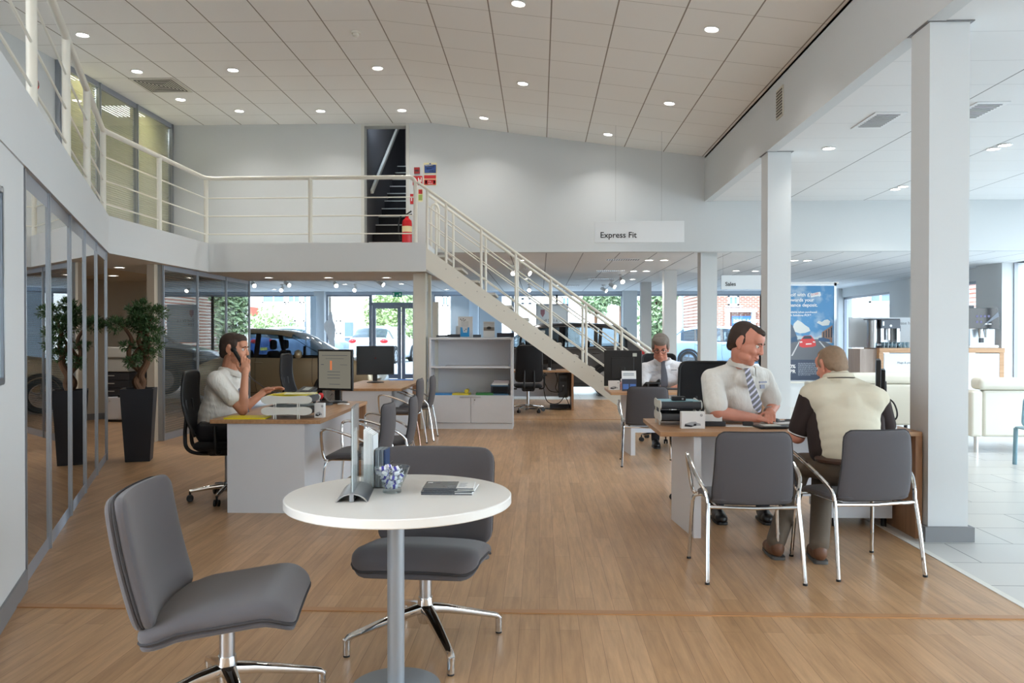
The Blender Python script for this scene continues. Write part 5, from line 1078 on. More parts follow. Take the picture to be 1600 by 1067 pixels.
def car(name,label,kind,paint,loc,deg,group=None,detail=True,plate=None):
    d=CARS[kind]; t=thing(name,label,'car',loc,math.radians(deg),group); L=d['L']; X=sorted(set([p[0] for p in d['top']]+[p[0] for p in d['belt']]+[d['cowl'],d['rf'],d['rr']]+[L*i/34 for i in range(35)]))
    X=[x for i,x in enumerate(X) if i==0 or x-X[i-1]>.02]
    tx,ty=zip(*d['top']);bx,by=zip(*d['belt'])
    def sec(x):
        zt=lerp(x,tx,ty); zb=min(lerp(x,bx,by),zt-.02); W=d['wid']*lerp(x,[0,.12,.6,2.2,3.6,4.1,L],[.80,.90,.985,1,.985,.90,.74]); zl=lerp(x,[0,.25,3.9,L],[.34,.21,.19,.26])
        green=d['rb']<x<d['cowl']; h=(zt-zb); wt=W*.97-(h*.46 if green else h*.25)-.0; wt=max(wt,.5)
        return [(0,zl),(W*.9,zl),(W*.985,zl+.09),(W,.5*zl+.5*zb-.03),(W*.995,zb-.09),(W*.965,zb),(wt,zt-.10*min(1,h/.3)),(wt*.9,zt-.035*min(1,h/.3)),(wt*.45,zt),(0,zt+.004)]
    S=[sec(x) for x in X]; B=MB();SG=MB();WS=MB();RW=MB(); n=10
    def q(M,i,j,s):
        f=lambda a,b:(X[a],s*S[a][b][0],S[a][b][1]); M.add([f(i,j),f(i+1,j),f(i+1,j+1),f(i,j+1)],[(0,1,2,3)])
    for i in range(len(X)-1):
        xm=(X[i]+X[i+1])/2
        for j in range(n-1):
            for s in (-1,1):
                M=B
                if j==5 and d['rr']-.15<xm<d['cowl']-.12: M=SG
                elif j>=6 and d['rf']<xm<d['cowl']: M=WS
                elif j>=6 and d['rb']<xm<d['rr']: M=RW
                q(M,i,j,s)
    for i in (0,len(X)-1):
        pts=[(X[i],y,z) for y,z in S[i]]+[(X[i],-y,z) for y,z in S[i][-2:0:-1]]; B.add(pts,[tuple(range(len(pts)))])
    B.build('body',paint,t,ang=40); SG.build('side_window',DARKGL,t); WS.build('windscreen',DARKGL,t); RW.build('rear_window',DARKGL,t)
    W=d['wid']; tyre=RUBBER; rim=mat('alloy_rim',(178,182,186),.25,.9)
    for x in d['wb']:
        for s in (-1,1):
            r=d['wr']; a=V((x,s*(W-.2),r)); b=V((x,s*(W+.012),r)); w=MB(); w.M=MX.Translation((x,s*(W-.09),r))@MX.Rotation(PI/2,4,'X'); w.lathe([(r*.66,-.1),(r*.93,-.1),(r,-.07),(r,.07),(r*.93,.1),(r*.66,.1),(r*.66,-.1)],n=40); wh=w.build('wheel',tyre,t)
            m=MB(); m.cyl(a,b-V((0,s*.05,0)),r*.67,n=32); m.build('wheel_dish',mat('rim_shadow',(40,42,45),.5,.3),wh)
            m=MB()
            for k in range(5):
                g=2*PI*k/5+.3
                for o_ in (-.12,.12): m.bar(b+V((math.cos(g+o_)*r*.12,-s*.02,math.sin(g+o_)*r*.12)),b+V((math.cos(g+o_*.8)*r*.65,-s*.02,math.sin(g+o_*.8)*r*.65)),.02,.03)
            m.M=MX.Translation((x,s*(W+.0),r))@MX.Rotation(PI/2,4,'X'); m.lathe([(r*.62,-.02),(r*.68,-.02),(r*.68,.02),(r*.62,.02),(r*.62,-.02)],n=32); m.cyl((0,0,-.02),(0,0,.02),r*.14,n=16); m.build('rim',rim,wh)
            m=MB(); pts=[(x+(r+.05)*math.cos(PI*k/20),s*(W*.995),r+(r+.05)*math.sin(PI*k/20)) for k in range(-1,22)]; m.tube(pts,.035,8); m.build('wheel_arch',mat('arch_black',(20,20,22),.7),t)
    if detail:
        for s in (-1,1):
            def side(x,z):
                c=sec(x); return s*(lerp(z,[c[2][1],c[3][1],c[4][1],c[5][1]],[c[2][0],c[3][0],c[4][0],c[5][0]])+.002)
            m=MB()
            for x0,x1 in ((1.0,1.05),(1.92,1.95),(3.02,3.08)):
                zb=lerp(x0,bx,by); m.tube([(x1 if k==0 else x0,side(x0,z),z) for k,z in enumerate((.3,.5,.7,zb-.09,zb))],.004,5)
            m.tube([(1.0+.1*k,side(1+.1*k,.29),.29) for k in range(21)],.004,5); m.build('door_seam',BLACK,t)
            m=MB(); xs=[x for x in X if d['rr']-.1<x<d['cowl']]; m.tube([(x,s*(sec(x)[5][0]+.004),sec(x)[5][1]) for x in xs],.009,6); m.tube([(x,s*(sec(x)[6][0]+.004),sec(x)[6][1]) for x in xs],.006,6); m.build('window_trim',CHROME if kind=='suv' else BLACK,t)
            m=MB()
            for x,w_ in ((1.93,.10),(1.02,.07),(2.86,.05)):
                c=sec(x); m.add([(x-w_/2,s*(c[5][0]+.003),c[5][1]),(x+w_/2,s*(c[5][0]+.003),c[5][1]),(x+w_/2-.03,s*(c[6][0]+.003),c[6][1]),(x-w_/2-.03,s*(c[6][0]+.003),c[6][1])],[(0,1,2,3)])
            m.build('pillar',BLACK,t)
            for x in (1.98+.0,1.1): MB().ell((x+.0,side(x,.86 if kind=='hatch' else .98),.86 if kind=='hatch' else .98),(.10,.02,.018),n=14,m=8).build('door_handle',paint,t)
            x=2.78; c=sec(x); mm=MB().ell((x,s*(c[5][0]+.12),c[5][1]+.07),(.07,.12,.085),n=16,m=10).bar((x,s*c[5][0],c[5][1]+.02),(x,s*(c[5][0]+.08),c[5][1]+.04),.05,.03); mm.build('door_mirror',paint,t)
            MB().ell((L-.24,s*(W*.74),.70 if kind=='hatch' else .82),(.2,.14,.075),n=16,m=10).build('headlight',mat('lamp_clear',(206,212,216),.1,.4),t)
        for x in (1.35,2.15):
            for s in (-.37,.37): MB().box(x-.12,x+.02,s-.22,s+.22,.55,1.08).box(x-.1,x,s-.12,s+.12,1.1,1.30).build('seat',mat('car_seat_black',(26,26,28),.8),t,bevel=.05)
    for s in (-1,1): MB().ell((.06,s*W*.70,.90 if kind=='hatch' else 1.02),(.10,.17,.09),n=14,m=8).build('tail_light',mat('tail_red',(206,30,34),.2),t)
    MB().box(-.006,.01,-.26,.26,.55,.66).build('number_plate',mat('plate_yellow',(232,206,90),.5) if plate!='w' else PAPER,t)
    MB().tube([(.7,0,lerp(.7,tx,ty)),(.55,0,lerp(.7,tx,ty)+.11)],.006,6).build('aerial',BLACK,t); return t
BRONZE=mat('bronze_metallic',(176,162,134),.28,.5,coat=.6); DGREY=mat('dark_grey_metallic',(74,72,72),.28,.6,coat=.6)
car('hatchback_car','bronze hatchback parked in the showroom behind the telephoning man','hatch',BRONZE,(-7.36,15.95,0),0)
car('estate_car','dark grey estate car with chrome window trim parked behind the stair','suv',DGREY,(2.45,19.0,0),176)
SILV=mat('silver_paint',(196,202,208),.3,.5,coat=.5); WHT=mat('white_car_paint',(232,234,236),.3,0,coat=.5); BLU=mat('pale_blue_paint',(150,178,206),.3,.3,coat=.5); REDP=mat('red_car_paint',(190,40,40),.3,0,coat=.5)
# ================================================================== OUTSIDE
GZ=.25
ASP=mat('pale_asphalt',(176,174,170),.9,var=.06,vscale=2)
struct('ground_outside',MB().add([(-60,YF+.2,-.01),(60,YF+.2,-.01),(60,30,GZ),(-60,30,GZ),(60,110,GZ),(-60,110,GZ)],[(0,1,2,3),(3,2,4,5)]).box(9.2,60,-30,YF+.2,-.1,-.02).box(-60,60,-60,-6.1,-.1,-.02),ASP)
car('hatchback_car','silver hatchback outside, seen from behind through the entrance glass','hatch',SILV,(gy(583,540,32).x,31.0,GZ),84,None,False)
car('hatchback_car','pale blue car parked outside beyond the fourth white column','hatch',BLU,(gy(1048,540,29).x,29.5,GZ*.8),-14,None,True)
car('hatchback_car','white car outside, glimpsed left of the man in the striped tie','hatch',WHT,(gy(1120,540,31).x,32.5,GZ),4,None,False)
car('hatchback_car','grey-blue car outside, seen through the bronze car windows','hatch',mat('grey_blue_paint',(140,158,184),.3,.3,coat=.5),(gy(395,540,35).x,35.2,GZ),0,None,False)
car('hatchback_car','blue car outside, seen at the left through the glass front','hatch',mat('blue_car_paint',(60,96,160),.3,.2,coat=.5),(gy(405,540,30).x,30.5,GZ),170,None,False)
RW_=mat('render_white',(236,232,224),.9); BRK=mat('red_brick',(156,98,78),.9); GLB=mat('house_glass',(110,134,158),.15); FRW=mat('white_joinery',(236,236,236),.5); SLATE=mat('grey_roof_tile',(132,124,124),.85); TERR=mat('red_roof_tile',(172,92,72),.85)
N,L,b=nodes_of(BRK); tc=N.new('ShaderNodeTexCoord'); mp=N.new('ShaderNodeMapping'); mp.inputs['Rotation'].default_value=(PI/2,0,0); L.new(tc.outputs['Object'],mp.inputs[0]); br=N.new('ShaderNodeTexBrick'); br.inputs['Scale'].default_value=1; br.inputs['Brick Width'].default_value=.23; br.inputs['Row Height'].default_value=.08; br.inputs['Mortar Size'].default_value=.01
br.inputs['Color1'].default_value=lin((160,98,78)); br.inputs['Color2'].default_value=lin((140,84,66)); br.inputs['Mortar'].default_value=lin((196,184,170)); L.new(mp.outputs[0],br.inputs['Vector']); L.new(br.outputs['Color'],b.inputs['Base Color'])
def house(label,x0,x1,y,h,wall,roof,wins,doors=(),depth=8,rh=2.2,group=None):
    t=thing('house',label,'house',(x0,y,GZ),0,group); w=x1-x0
    MB().box(0,w,0,depth,0,h).build('wall',wall,t)
    MB().add([(0,-.4,h-.05),(w+.0,-.4,h-.05),(w,depth+.4,h-.05),(0,depth+.4,h-.05),(0,depth/2,h+rh),(w,depth/2,h+rh)],[(0,1,5,4),(2,3,4,5),(0,4,3),(1,2,5),(0,3,2,1)]).build('roof',roof,t)
    for (a,b,za,zb) in wins:
        f=MB().box(a,b,-.06,.02,za,za+.08).box(a,b,-.06,.02,zb-.08,zb).box(a,a+.08,-.06,.02,za,zb).box(b-.08,b,-.06,.02,za,zb).box((a+b)/2-.04,(a+b)/2+.04,-.05,.02,za,zb).box(a-.1,b+.1,-.14,.02,za-.07,za).build('window',FRW,t); MB().box(a+.08,b-.08,-.015,.01,za+.08,zb-.08).build('pane',GLB,f)
    for (a,b,zb,c) in doors: MB().box(a,b,-.08,.02,0,zb).build('door',c,t)
    return t
def hx(u,y): return gy(u,540,y).x
def hz(v,y): return gy(843,v,y).z-GZ
Y=45
def wn(x0,Y,u0,u1,v0,v1): return (hx(u0,Y)-x0,hx(u1,Y)-x0,hz(v1,Y),hz(v0,Y))
xh=hx(340,Y)
DRB=mat('door_blue_grey',(96,116,136),.5)
house('white rendered terrace house across the street, seen over the bronze car',xh,hx(512,Y)-.6,Y,6.2,RW_,TERR,[wn(xh,Y,410,446,450,473),wn(xh,Y,450,470,450,473),wn(xh,Y,474,484,450,473),wn(xh,Y,452,462,500,519),wn(xh,Y,474,486,500,519)])
t=thing('porch_roof','small red tiled porch roof on the white terrace house','porch',(hx(376,Y),Y-1.2,GZ)); MB().prismy([(0,hz(480,Y)),(1.0,hz(480,Y)),(1.15,hz(494,Y)),(-.3,hz(494,Y))],0,1.2).build('roof',TERR,t); MB().box(.0,.12,0,.12,0,hz(494,Y)).box(.85,.97,0,.12,0,hz(494,Y)).build('post',FRW,t)
xh=hx(513,Y)
house('white rendered house with a glazed door, seen left of the entrance doors',xh,hx(640,Y),Y+.6,6.2,RW_,TERR,[wn(xh,Y,521,529,500,522),wn(xh,Y,536,547,503,526)],[(hx(535,Y)-xh,hx(548,Y)-xh,hz(503,Y),DRB)])
xh=hx(652,Y); house('white house seen behind the white cupboard',xh,hx(796,Y),Y+.2,6.2,RW_,SLATE,[wn(xh,Y,690,700,462,478)])
xh=hx(806,Y); house('pale house with small upper windows seen through the stair rail',xh,hx(910,Y),Y+3,6.8,RW_,SLATE,[wn(xh,Y,813,817,462,472),wn(xh,Y,825,829,462,472),wn(xh,Y,880,894,460,480)])
Y=40; xh=hx(1048,Y); house('pale house with a grey tiled roof beyond the fourth column',xh,hx(1110,Y),Y+8,4.0,RW_,SLATE,[wn(xh,Y,1072,1090,476,492)],rh=3)
Y=36; xh=hx(1112,Y); SHB=mat('shopfront_blue',(60,110,180),.5)
t=house('red brick shop with a white arched gable and blue front across the street',xh,hx(1205,Y),Y,6.6,BRK,SLATE,[wn(xh,Y,1137,1154,462,478),wn(xh,Y,1190,1200,462,478)],[(hx(1143,Y)-xh,hx(1172,Y)-xh,hz(494,Y),SHB)])
MB().box(hx(1132,Y)-xh,hx(1180,Y)-xh,-.3,.02,hz(488,Y),hz(482,Y)).box(hx(1133,Y)-xh,hx(1138,Y)-xh,-.25,.02,0,hz(488,Y)).box(hx(1173,Y)-xh,hx(1178,Y)-xh,-.25,.02,0,hz(488,Y)).build('portico',FRW,t)
text('lettering','MINI MARKET',.26,FRW,(hx(1145,Y)-xh,-.1,hz(494,Y)-.32),UPR,t); MB().box(hx(1147,Y)-xh,hx(1168,Y)-xh,-.1,-.07,.4,hz(500,Y)).build('shop_window',GLB,t)
Y=34; xh=13.2; house('white house with wide upper windows beyond the right side window',xh,26,Y,5.0,RW_,SLATE,[wn(xh,Y,1357,1393,451,474),wn(xh,Y,1512,1541,452,476)])
# shop opposite, caught in the office glass
t=house('parade of shops with a blue fascia down the street on the right',16,30,24,6.5,BRK,SLATE,[(1+3*k,2.4+3*k,4,5.4) for k in range(4)])
# hedges and trees
def bush(name,label,cat,c,r,n,m,leaf=.16,trunk=None,seed=1):
    t=thing(name,label,cat,(c[0],c[1],GZ)); rr=random.Random(seed); M=MB()
    for i in range(n):
        d=V((rr.gauss(0,1),rr.gauss(0,1),rr.gauss(0,1))).normalized(); k=rr.uniform(.55,1)*(1+.18*math.sin(d.x*5+d.z*4+seed)); p=V((d.x*r[0]*k,d.y*r[1]*k,c[2]-GZ+d.z*r[2]*k)); 
        if p.z<.02: p.z=rr.uniform(.02,.3)
        e=V((rr.uniform(-1,1),rr.uniform(-1,1),rr.uniform(-1,1))).normalized(); s=e.orthogonal().normalized(); L=leaf*rr.uniform(.6,1.2); M.add([p-e*L,p+s*L*.5,p+e*L,p-s*L*.5],[(0,1,2,3)])
    M.build('foliage',m,t,smooth=False,weld=False)
    if trunk: MB().cyl((0,0,0),(0,0,c[2]-GZ),.18,.1,n=10).build('trunk',TR,t)
    return t
LG=mat('hedge_leaf',(170,184,132),.7,var=.4,vscale=1.2); LG2=mat('tree_leaf',(146,168,128),.7,var=.4,vscale=1)
Y=38
bush('hedge','rounded green hedge outside over the bronze car roof','hedge',(hx(400,Y),Y,1.2),(2.0,1.2,1.45),2600,LG,.12,seed=2)
bush('hedge','tall sunlit hedge outside behind the entrance doors, left part','hedge',(hx(586,Y),Y+2,1.9),(.95,1.0,2.0),3600,LG,.12,seed=4)
bush('hedge','tall sunlit hedge outside behind the entrance doors, right part','hedge',(hx(632,Y),Y,1.9),(.85,1.0,2.6),3600,LG,.12,seed=6)
Y=40
bush('tree','green tree seen between the fourth and fifth white columns','tree',(hx(1027,Y),Y,3.2),(.9,1,3.0),2200,LG2,.2,1,seed=8)
bush('tree','green tree outside seen above the dark estate car','tree',(hx(934,60),62,4.2),(1.3,1.2,1.3),1600,LG2,.2,1,seed=9)
bush('tree','small green tree outside above the rear of the dark estate car','tree',(hx(966,62),60,4.6),(1.2,1,1.2),1200,LG2,.2,1,seed=10)
o=thing('lamp_post','grey lamp post outside right of the fourth column','lamp post',(hx(1065,32),32,GZ)); MB().cyl((0,0,0),(0,0,1.2),.11,.10).cyl((0,0,1.2),(0,0,6),.07,.05).build('pole',mat('lamp_post_blue_grey',(150,170,190),.5,.3),o); MB().bar((0,0,6),(0,-.8,6.1),.08,.06).build('arm',MATS['lamp_post_blue_grey'],o)
o=thing('banner_flag','tall white banner flag lettered vertically outside the glass front','flag',(hx(478,30),30,GZ)); MB().box(-.02,.02,-.02,.02,0,4.4).build('pole',ALU,o); MB().box(.02,.62,-.006,.006,1.0,4.3).build('cloth',mat('flag_white',(236,240,246),.7),o)
l=text('lettering','USED CARS',.36,mat('flag_blue',(60,110,170),.6),(.2,-.012,3.9),(PI/2,PI/2,0),o)
# low display stand near the poster and partition desk end
o=thing('low_wall_panel','plain white low panel under the blue poster','panel',(4.3,15.6,0)); MB().box(0,1.75,0,.08,0,.46).build('board',WHITE,o); MB().box(0,1.75,-.03,.1,.46,.49).build('ledge',CREAM,o)
# ================================================================== DAYLIGHT
w=bpy.data.worlds.new('sky'); scn.world=w; w.use_nodes=True; nt=w.node_tree; bg=nt.nodes['Background']
tc=nt.nodes.new('ShaderNodeTexCoord'); sp=nt.nodes.new('ShaderNodeSeparateXYZ'); nt.links.new(tc.outputs['Generated'],sp.inputs[0])
cr=nt.nodes.new('ShaderNodeValToRGB'); cr.color_ramp.elements[0].position=.0; cr.color_ramp.elements[0].color=(.88,.95,1,1); cr.color_ramp.elements[1].position=.8; cr.color_ramp.elements[1].color=(.58,.78,1,1); nt.links.new(sp.outputs[2],cr.inputs[0]); nt.links.new(cr.outputs[0],bg.inputs[0]); bg.inputs[1].default_value=4.6
sl_=bpy.data.lights.new('sun','SUN'); sl_.energy=5; sl_.angle=.02; sl_.color=(1,.95,.86); so=bpy.data.objects.new('sun',sl_); COL.objects.link(so); so.rotation_euler=V((.35,.75,-.75)).to_track_quat('-Z','Y').to_euler()
def portal(c,size,rot):
    a=bpy.data.lights.new('window_daylight','AREA'); a.shape='RECTANGLE'; a.size,a.size_y=size; a.cycles.is_portal=True; o=bpy.data.objects.new('window_daylight',a); COL.objects.link(o); o.location=c; o.rotation_euler=rot
portal((9.3,4.7,1.7),(3.4,21.4),(0,PI/2,0)); portal((0,YF+.4,1.35),(18,2.7),(-PI/2,0,0))
def lampat(c,size,power,col=(1,.97,.92)):
    a=bpy.data.lights.new('downlight_beam','AREA'); a.shape='DISK'; a.size=size; a.spread=math.radians(120); a.energy=power; a.color=col; o=bpy.data.objects.new('downlight_beam',a); COL.objects.link(o); o.location=c
for o in [o for o in bpy.data.objects if o.name.startswith('downlight') and o.type=='EMPTY']:
    lampat(o.location+V((0,0,-.02)),.11,3.2 if o.location.z>3 else 3)
for o in [o for o in bpy.data.objects if o.name.startswith('light_panel') and o.type=='EMPTY']: lampat(o.location+V((0,0,-.04)),.55,22)
scn.view_settings.view_transform='Standard'; scn.view_settings.look='None'; scn.view_settings.exposure=1.0; scn.view_settings.gamma=1; scn.view_settings.use_curve_mapping=False
cy=scn.cycles; cy.max_bounces=10; cy.diffuse_bounces=5; cy.glossy_bounces=4; cy.transparent_max_bounces=24; cy.transmission_bounces=4; cy.caustics_reflective=False; cy.caustics_refractive=False; cy.sample_clamp_indirect=6; cy.use_denoising=True
# ================================================================== PEOPLE
HAIRB=mat('dark_brown_hair',(58,42,34),.7,bump=.5,bscale=160,var=.25,vscale=60); HAIRG=mat('grey_hair',(122,112,104),.75,bump=.5,bscale=160,var=.3,vscale=60); HAIRS=mat('thinning_brown_hair',(136,112,90),.75,bump=.4,bscale=160,var=.25,vscale=50)
TROU=mat('dark_trousers',(34,34,40),.85); KHAKI=mat('brown_grey_trousers',(96,84,72),.9,bump=.3,bscale=25); SHOE=mat('brown_leather_shoe',(104,68,46),.55,bump=.2,bscale=60); SOLE=mat('grey_shoe_sole',(86,84,82),.8); BSHOE=mat('black_shoe',(22,22,24),.4)
SKINR=mat('ruddy_skin',(206,140,118),.5,var=.07,vscale=30,spec=.35)
TIE=mat('grey_tie',(104,106,118),.6); EYEW=mat('eye_white',(226,220,214),.3); EYED=mat('eye_dark',(40,34,32),.2); BROW=mat('eyebrow',(84,62,48),.8)
def stripe_tie():
    m=mat('striped_tie',(120,120,130),.5); N,L,b=nodes_of(m); tc=N.new('ShaderNodeTexCoord'); mp=N.new('ShaderNodeMapping'); mp.inputs['Rotation'].default_value=(0,.7,0); L.new(tc.outputs['Object'],mp.inputs[0]); w=N.new('ShaderNodeTexWave'); w.wave_type='BANDS'; w.bands_direction='Z'; w.inputs['Scale'].default_value=9; L.new(mp.outputs[0],w.inputs['Vector'])
    cr=N.new('ShaderNodeValToRGB'); cr.color_ramp.interpolation='CONSTANT'; e=cr.color_ramp.elements; e[0].position=0; e[0].color=lin((108,106,104)); e[1].position=.5; e[1].color=lin((138,138,176)); x=e.new(.8); x.color=lin((206,206,220)); L.new(w.outputs['Fac'],cr.inputs[0]); L.new(cr.outputs[0],b.inputs['Base Color']); return m
def frame3(f,up_):
    f=V(f).normalized(); r=f.cross(V(up_)).normalized(); u=r.cross(f); return MX((r,f,u)).transposed()   # local x right, y forward, z up
def hand_prims(m,wrist,d,n,side,curl=.5,s=1.0,thumb=.6,spread=.12):
    """wrist point, d = direction of palm, n = back-of-hand normal, side=+1 right hand"""
    d=V(d).normalized(); n=(V(n)-d*V(n).dot(d)).normalized(); x=d.cross(n)*side      # x points to the little finger side
    w=V(wrist); R=MX((x,d,n)).transposed()
    m.ell(w+d*.045*s,(.040*s,.054*s,.015*s),R,16,10); m.caps(w-d*.02*s,w+d*.03*s,.026*s,.028*s)
    for i,(off,L) in enumerate(((-.029,.072),(-.010,.080),(.010,.074),(.028,.058))):
        p=w+d*.086*s+x*off*s-n*.002*s; a=0; dd=(d+x*off*spread*20*.3).normalized(); r=.0088*s
        for k,fr in enumerate((.45,.31,.24)):
            a+=curl*(.55,.8,.6)[k]*(1+.12*i); e=(dd*math.cos(a)-n*math.sin(a)).normalized(); q=p+e*L*fr*s; m.caps(p,q,r,r*.93,10); p=q; r*=.93
    p=w+d*.022*s-x*.030*s-n*.004*s; t=(d*.75-x*.62-n*.25*thumb).normalized(); q=p+t*.045*s; m.caps(p,q,.0135*s,.0105*s,10); t2=(d*.95-x*.15-n*.45*thumb).normalized(); m.caps(q,q+t2*.032*s,.0102*s,.0088*s,10)
def head(t,body,c,f,up_,s,hair,hairmat,L0_,glasses=False,brow=BROW,recede=0,skinm=None):
    """adds head prims to the body mesh; builds eyes, brows and hair as children of t (local origin L0_)"""
    R=frame3(f,up_); T=lambda p:V(c)+R@(V(p)*s); E=lambda p,r,RR=None:body.ell(T(p),tuple(q*s for q in r),R@RR if RR else R,20,14)
    E((0,-.012,.035),(.076,.096,.088)); E((0,.022,-.02),(.066,.074,.085)); E((0,.035,-.075),(.052,.054,.045)); E((0,.066,-.098),(.026,.022,.020)); E((0,.06,.05),(.058,.035,.045))
    E((0,.082,.026),(.048,.016,.011)); 
    for sx in (-1,1):
        E((sx*.040,.062,-.026),(.024,.026,.022)); E((sx*.044,.03,-.07),(.022,.04,.03)); body.caps(T((sx*.073,-.012,-.035)),T((sx*.077,-.018,.03)),.010*s,.014*s,10); E((sx*.080,-.02,.004),(.007,.020,.032),MX.Rotation(sx*.35,3,'Z')); E((sx*.011,.104,-.026),(.010,.011,.008))
    body.caps(T((0,.092,.02)),T((0,.106,-.020)),.0085*s,.0130*s,12); E((0,.094,-.056),(.024,.010,.006)); E((0,.091,-.068),(.022,.010,.007)); E((0,.088,-.046),(.018,.01,.012))
    def ch(mm,nm,ma): o=mm.build(nm,ma,t,loc=L0_); o.location=(0,0,0); return o
    for sx in (-1,1):
        ch(MB().ell(T((sx*.031,.0745,.010)),(.0125*s,)*3,R,14,10),'eye',EYEW); ch(MB().ell(T((sx*.031,.0852,.009)),(.0062*s,.003*s,.0062*s),R,12,8),'iris',EYED)
        ch(MB().tube([T((sx*.014,.0955,.027)),T((sx*.03,.0955,.034)),T((sx*.05,.080,.027))],[.0035*s,.0045*s,.0025*s],8),'eyebrow',brow)
    mm=MB(); mm.ell(T((0,.0985,-.0615)),(.021*s,.006*s,.0018*s),R,12,6); ch(mm,'mouth_line',mat('lip_line',(138,76,68),.6))
    H=MB()
    for p,r in hair: H.ell(T(p),tuple(q*s for q in r),R,22,16)
    ho=ch(H,'hair',hairmat); remesh(ho,.006*s,3)
    if glasses:
        g=MB()
        for sx in (-1,1):
            g.tube([T((sx*.032+.026*math.cos(2*PI*k/20)*(1 if True else 0),.101,.006+.017*math.sin(2*PI*k/20))) for k in range(20)],  .0026*s,6,closed=True); g.tube([T((sx*.057,.100,.012)),T((sx*.078,.06,.012)),T((sx*.083,-.01,.01))],  .0026*s,6)
        g.tube([T((-.007,.104,.010)),T((.007,.104,.010))],  .0026*s,6); ch(g,'glasses',BLACK)
    return T,R
def neck_to(body,T,a,s): body.caps(V(a),T((0,-.012,-.06)),.062*s,.058*s); body.caps(V(a)+V((0,0,-.06)),V(a),.055*s,.060*s)
def child(mm,nm,ma,t,L0_,vox=0,it=6):
    o=mm.build(nm,ma,t,loc=L0_); o.location=(0,0,0)
    if vox: remesh(o,vox,it)
    return o
HAIR_SHORT=[((0,-.024,.052),(.080,.094,.082)),((0,-.052,.02),(.076,.064,.078)),((0,.012,.088),(.068,.078,.042)),((.064,-.010,.045),(.014,.05,.042)),((-.064,-.010,.045),(.014,.05,.042)),((0,-.078,-.025),(.058,.03,.05))]
HAIR_REC=[((0,-.036,.050),(.079,.084,.080)),((0,-.056,.015),(.076,.062,.076)),((0,-.004,.090),(.050,.082,.036)),((.008,.056,.090),(.030,.036,.024)),((.065,-.024,.028),(.013,.042,.046)),((-.065,-.024,.028),(.013,.042,.046)),((0,-.080,-.028),(.058,.03,.048))]
HAIR_FULL=[((0,-.022,.062),(.088,.102,.088)),((0,-.05,.02),(.084,.07,.085)),((0,.038,.098),(.074,.066,.036)),((0,.078,.083),(.058,.024,.028)),((.07,-.006,.04),(.018,.06,.05)),((-.07,-.006,.04),(.018,.06,.05)),((0,-.075,-.03),(.062,.034,.05))]
HAIR_THIN=[((0,-.03,.045),(.080,.092,.080)),((0,-.055,.012),(.077,.064,.076)),((.066,-.012,.03),(.014,.05,.045)),((-.066,-.012,.03),(.014,.05,.045)),((0,-.08,-.03),(.060,.03,.045)),((0,.0,.088),(.055,.075,.036))]
def arm(body,sh,el,wr,r=(.050,.043,.040,.028)):
    body.caps(V(sh),V(el),r[0],r[1]); body.caps(V(el),V(wr),r[2]+.003,r[3])
def torso_prims(m,hip,chest,shL,shR,neck,wid=.18,dep=.125,belly=.03,fdir=(0,1,0)):
    """broad trunk from hips to shoulders"""
    hip,chest,shL,shR,neck=map(V,(hip,chest,shL,shR,neck)); x=(shR-shL).normalized(); z=(chest-hip).normalized(); y=z.cross(x).normalized(); R=MX((x,y,z)).transposed()
    for k in range(7):
        q=k/6; p=hip.lerp(chest,q); w=wid*(.95+.13*q); dd=dep*(1.05-.10*q)+belly*math.sin(PI*min(1,q*1.25))*(q<.8)
        m.ell(p+V(fdir)*belly*.5*math.sin(PI*q),(w,dd,.11),R,22,14)
    m.ell(hip.lerp(chest,.80)+V(fdir)*.04,(wid*.95,dep*.95,.17),R,22,14)
    m.caps(shL.lerp(shR,.06),shR.lerp(shL,.06),.074,.074); m.caps(chest,neck,.135,.082); m.caps(V(neck)+V(fdir)*.045-V((0,0,.07)),V(neck)+V(fdir)*.02-V((0,0,.035)),.082,.066); m.caps(shL.lerp(chest,.25),shR.lerp(chest,.25),.095,.095)
    m.caps(shL,neck.lerp(shL,.25),.076,.064); m.caps(shR,neck.lerp(shR,.25),.076,.064); return R
def sleeve(m,sh,el,fr=.72,r0=.078,r1=.068): sh=V(sh); e=sh.lerp(V(el),fr); m.caps(sh,e,r0,r1)
def collar(t,L0_,neck,f,up_,s,ma):
    R=frame3(f,up_); m=MB(); n=28; vs=[];fs=[]
    for k in range(n+1):
        a=PI/2+ (.10+ (2*PI-.20)*k/n); x=math.cos(a);y=math.sin(a); front=max(0,y); 
        for (rr,z) in ((.066,.034-.022*front),(.078,.030-.024*front),(.092,-.012-.028*front**3)): vs.append(V(neck)+R@V((x*rr*s*1.02,y*rr*s+.008*s,z*s)))
    for k in range(n):
        for j in range(2): a=k*3+j; fs.append((a,a+1,a+4,a+3))
    m.add(vs,fs); o=child(m,'collar',ma,t,L0_); q=o.modifiers.new('th','SOLIDIFY'); q.thickness=.004; return o
def tie(t,L0_,pts,nrm,ma,w=(.026,.016,.024,.036,.040,.002)):
    """ribbon along pts lying on the shirt front"""
    m=MB(); n=V(nrm).normalized(); vs=[];fs=[]
    P=[V(p) for p in pts]
    for i,p in enumerate(P):
        d=(P[min(i+1,len(P)-1)]-P[max(i-1,0)]).normalized(); s=d.cross(n).normalized(); hw=w[min(i,len(w)-1)]
        vs+=[p-s*hw,p+n*.008,p+s*hw,p-n*.004]
    for i in range(len(P)-1):
        for j in range(4): a=i*4+j; b_=i*4+(j+1)%4; fs.append((a,b_,b_+4,a+4))
    fs+=[(0,1,2,3),tuple(4*(len(P)-1)+j for j in (3,2,1,0))]; m.add(vs,fs); return child(m,'tie',ma,t,L0_)
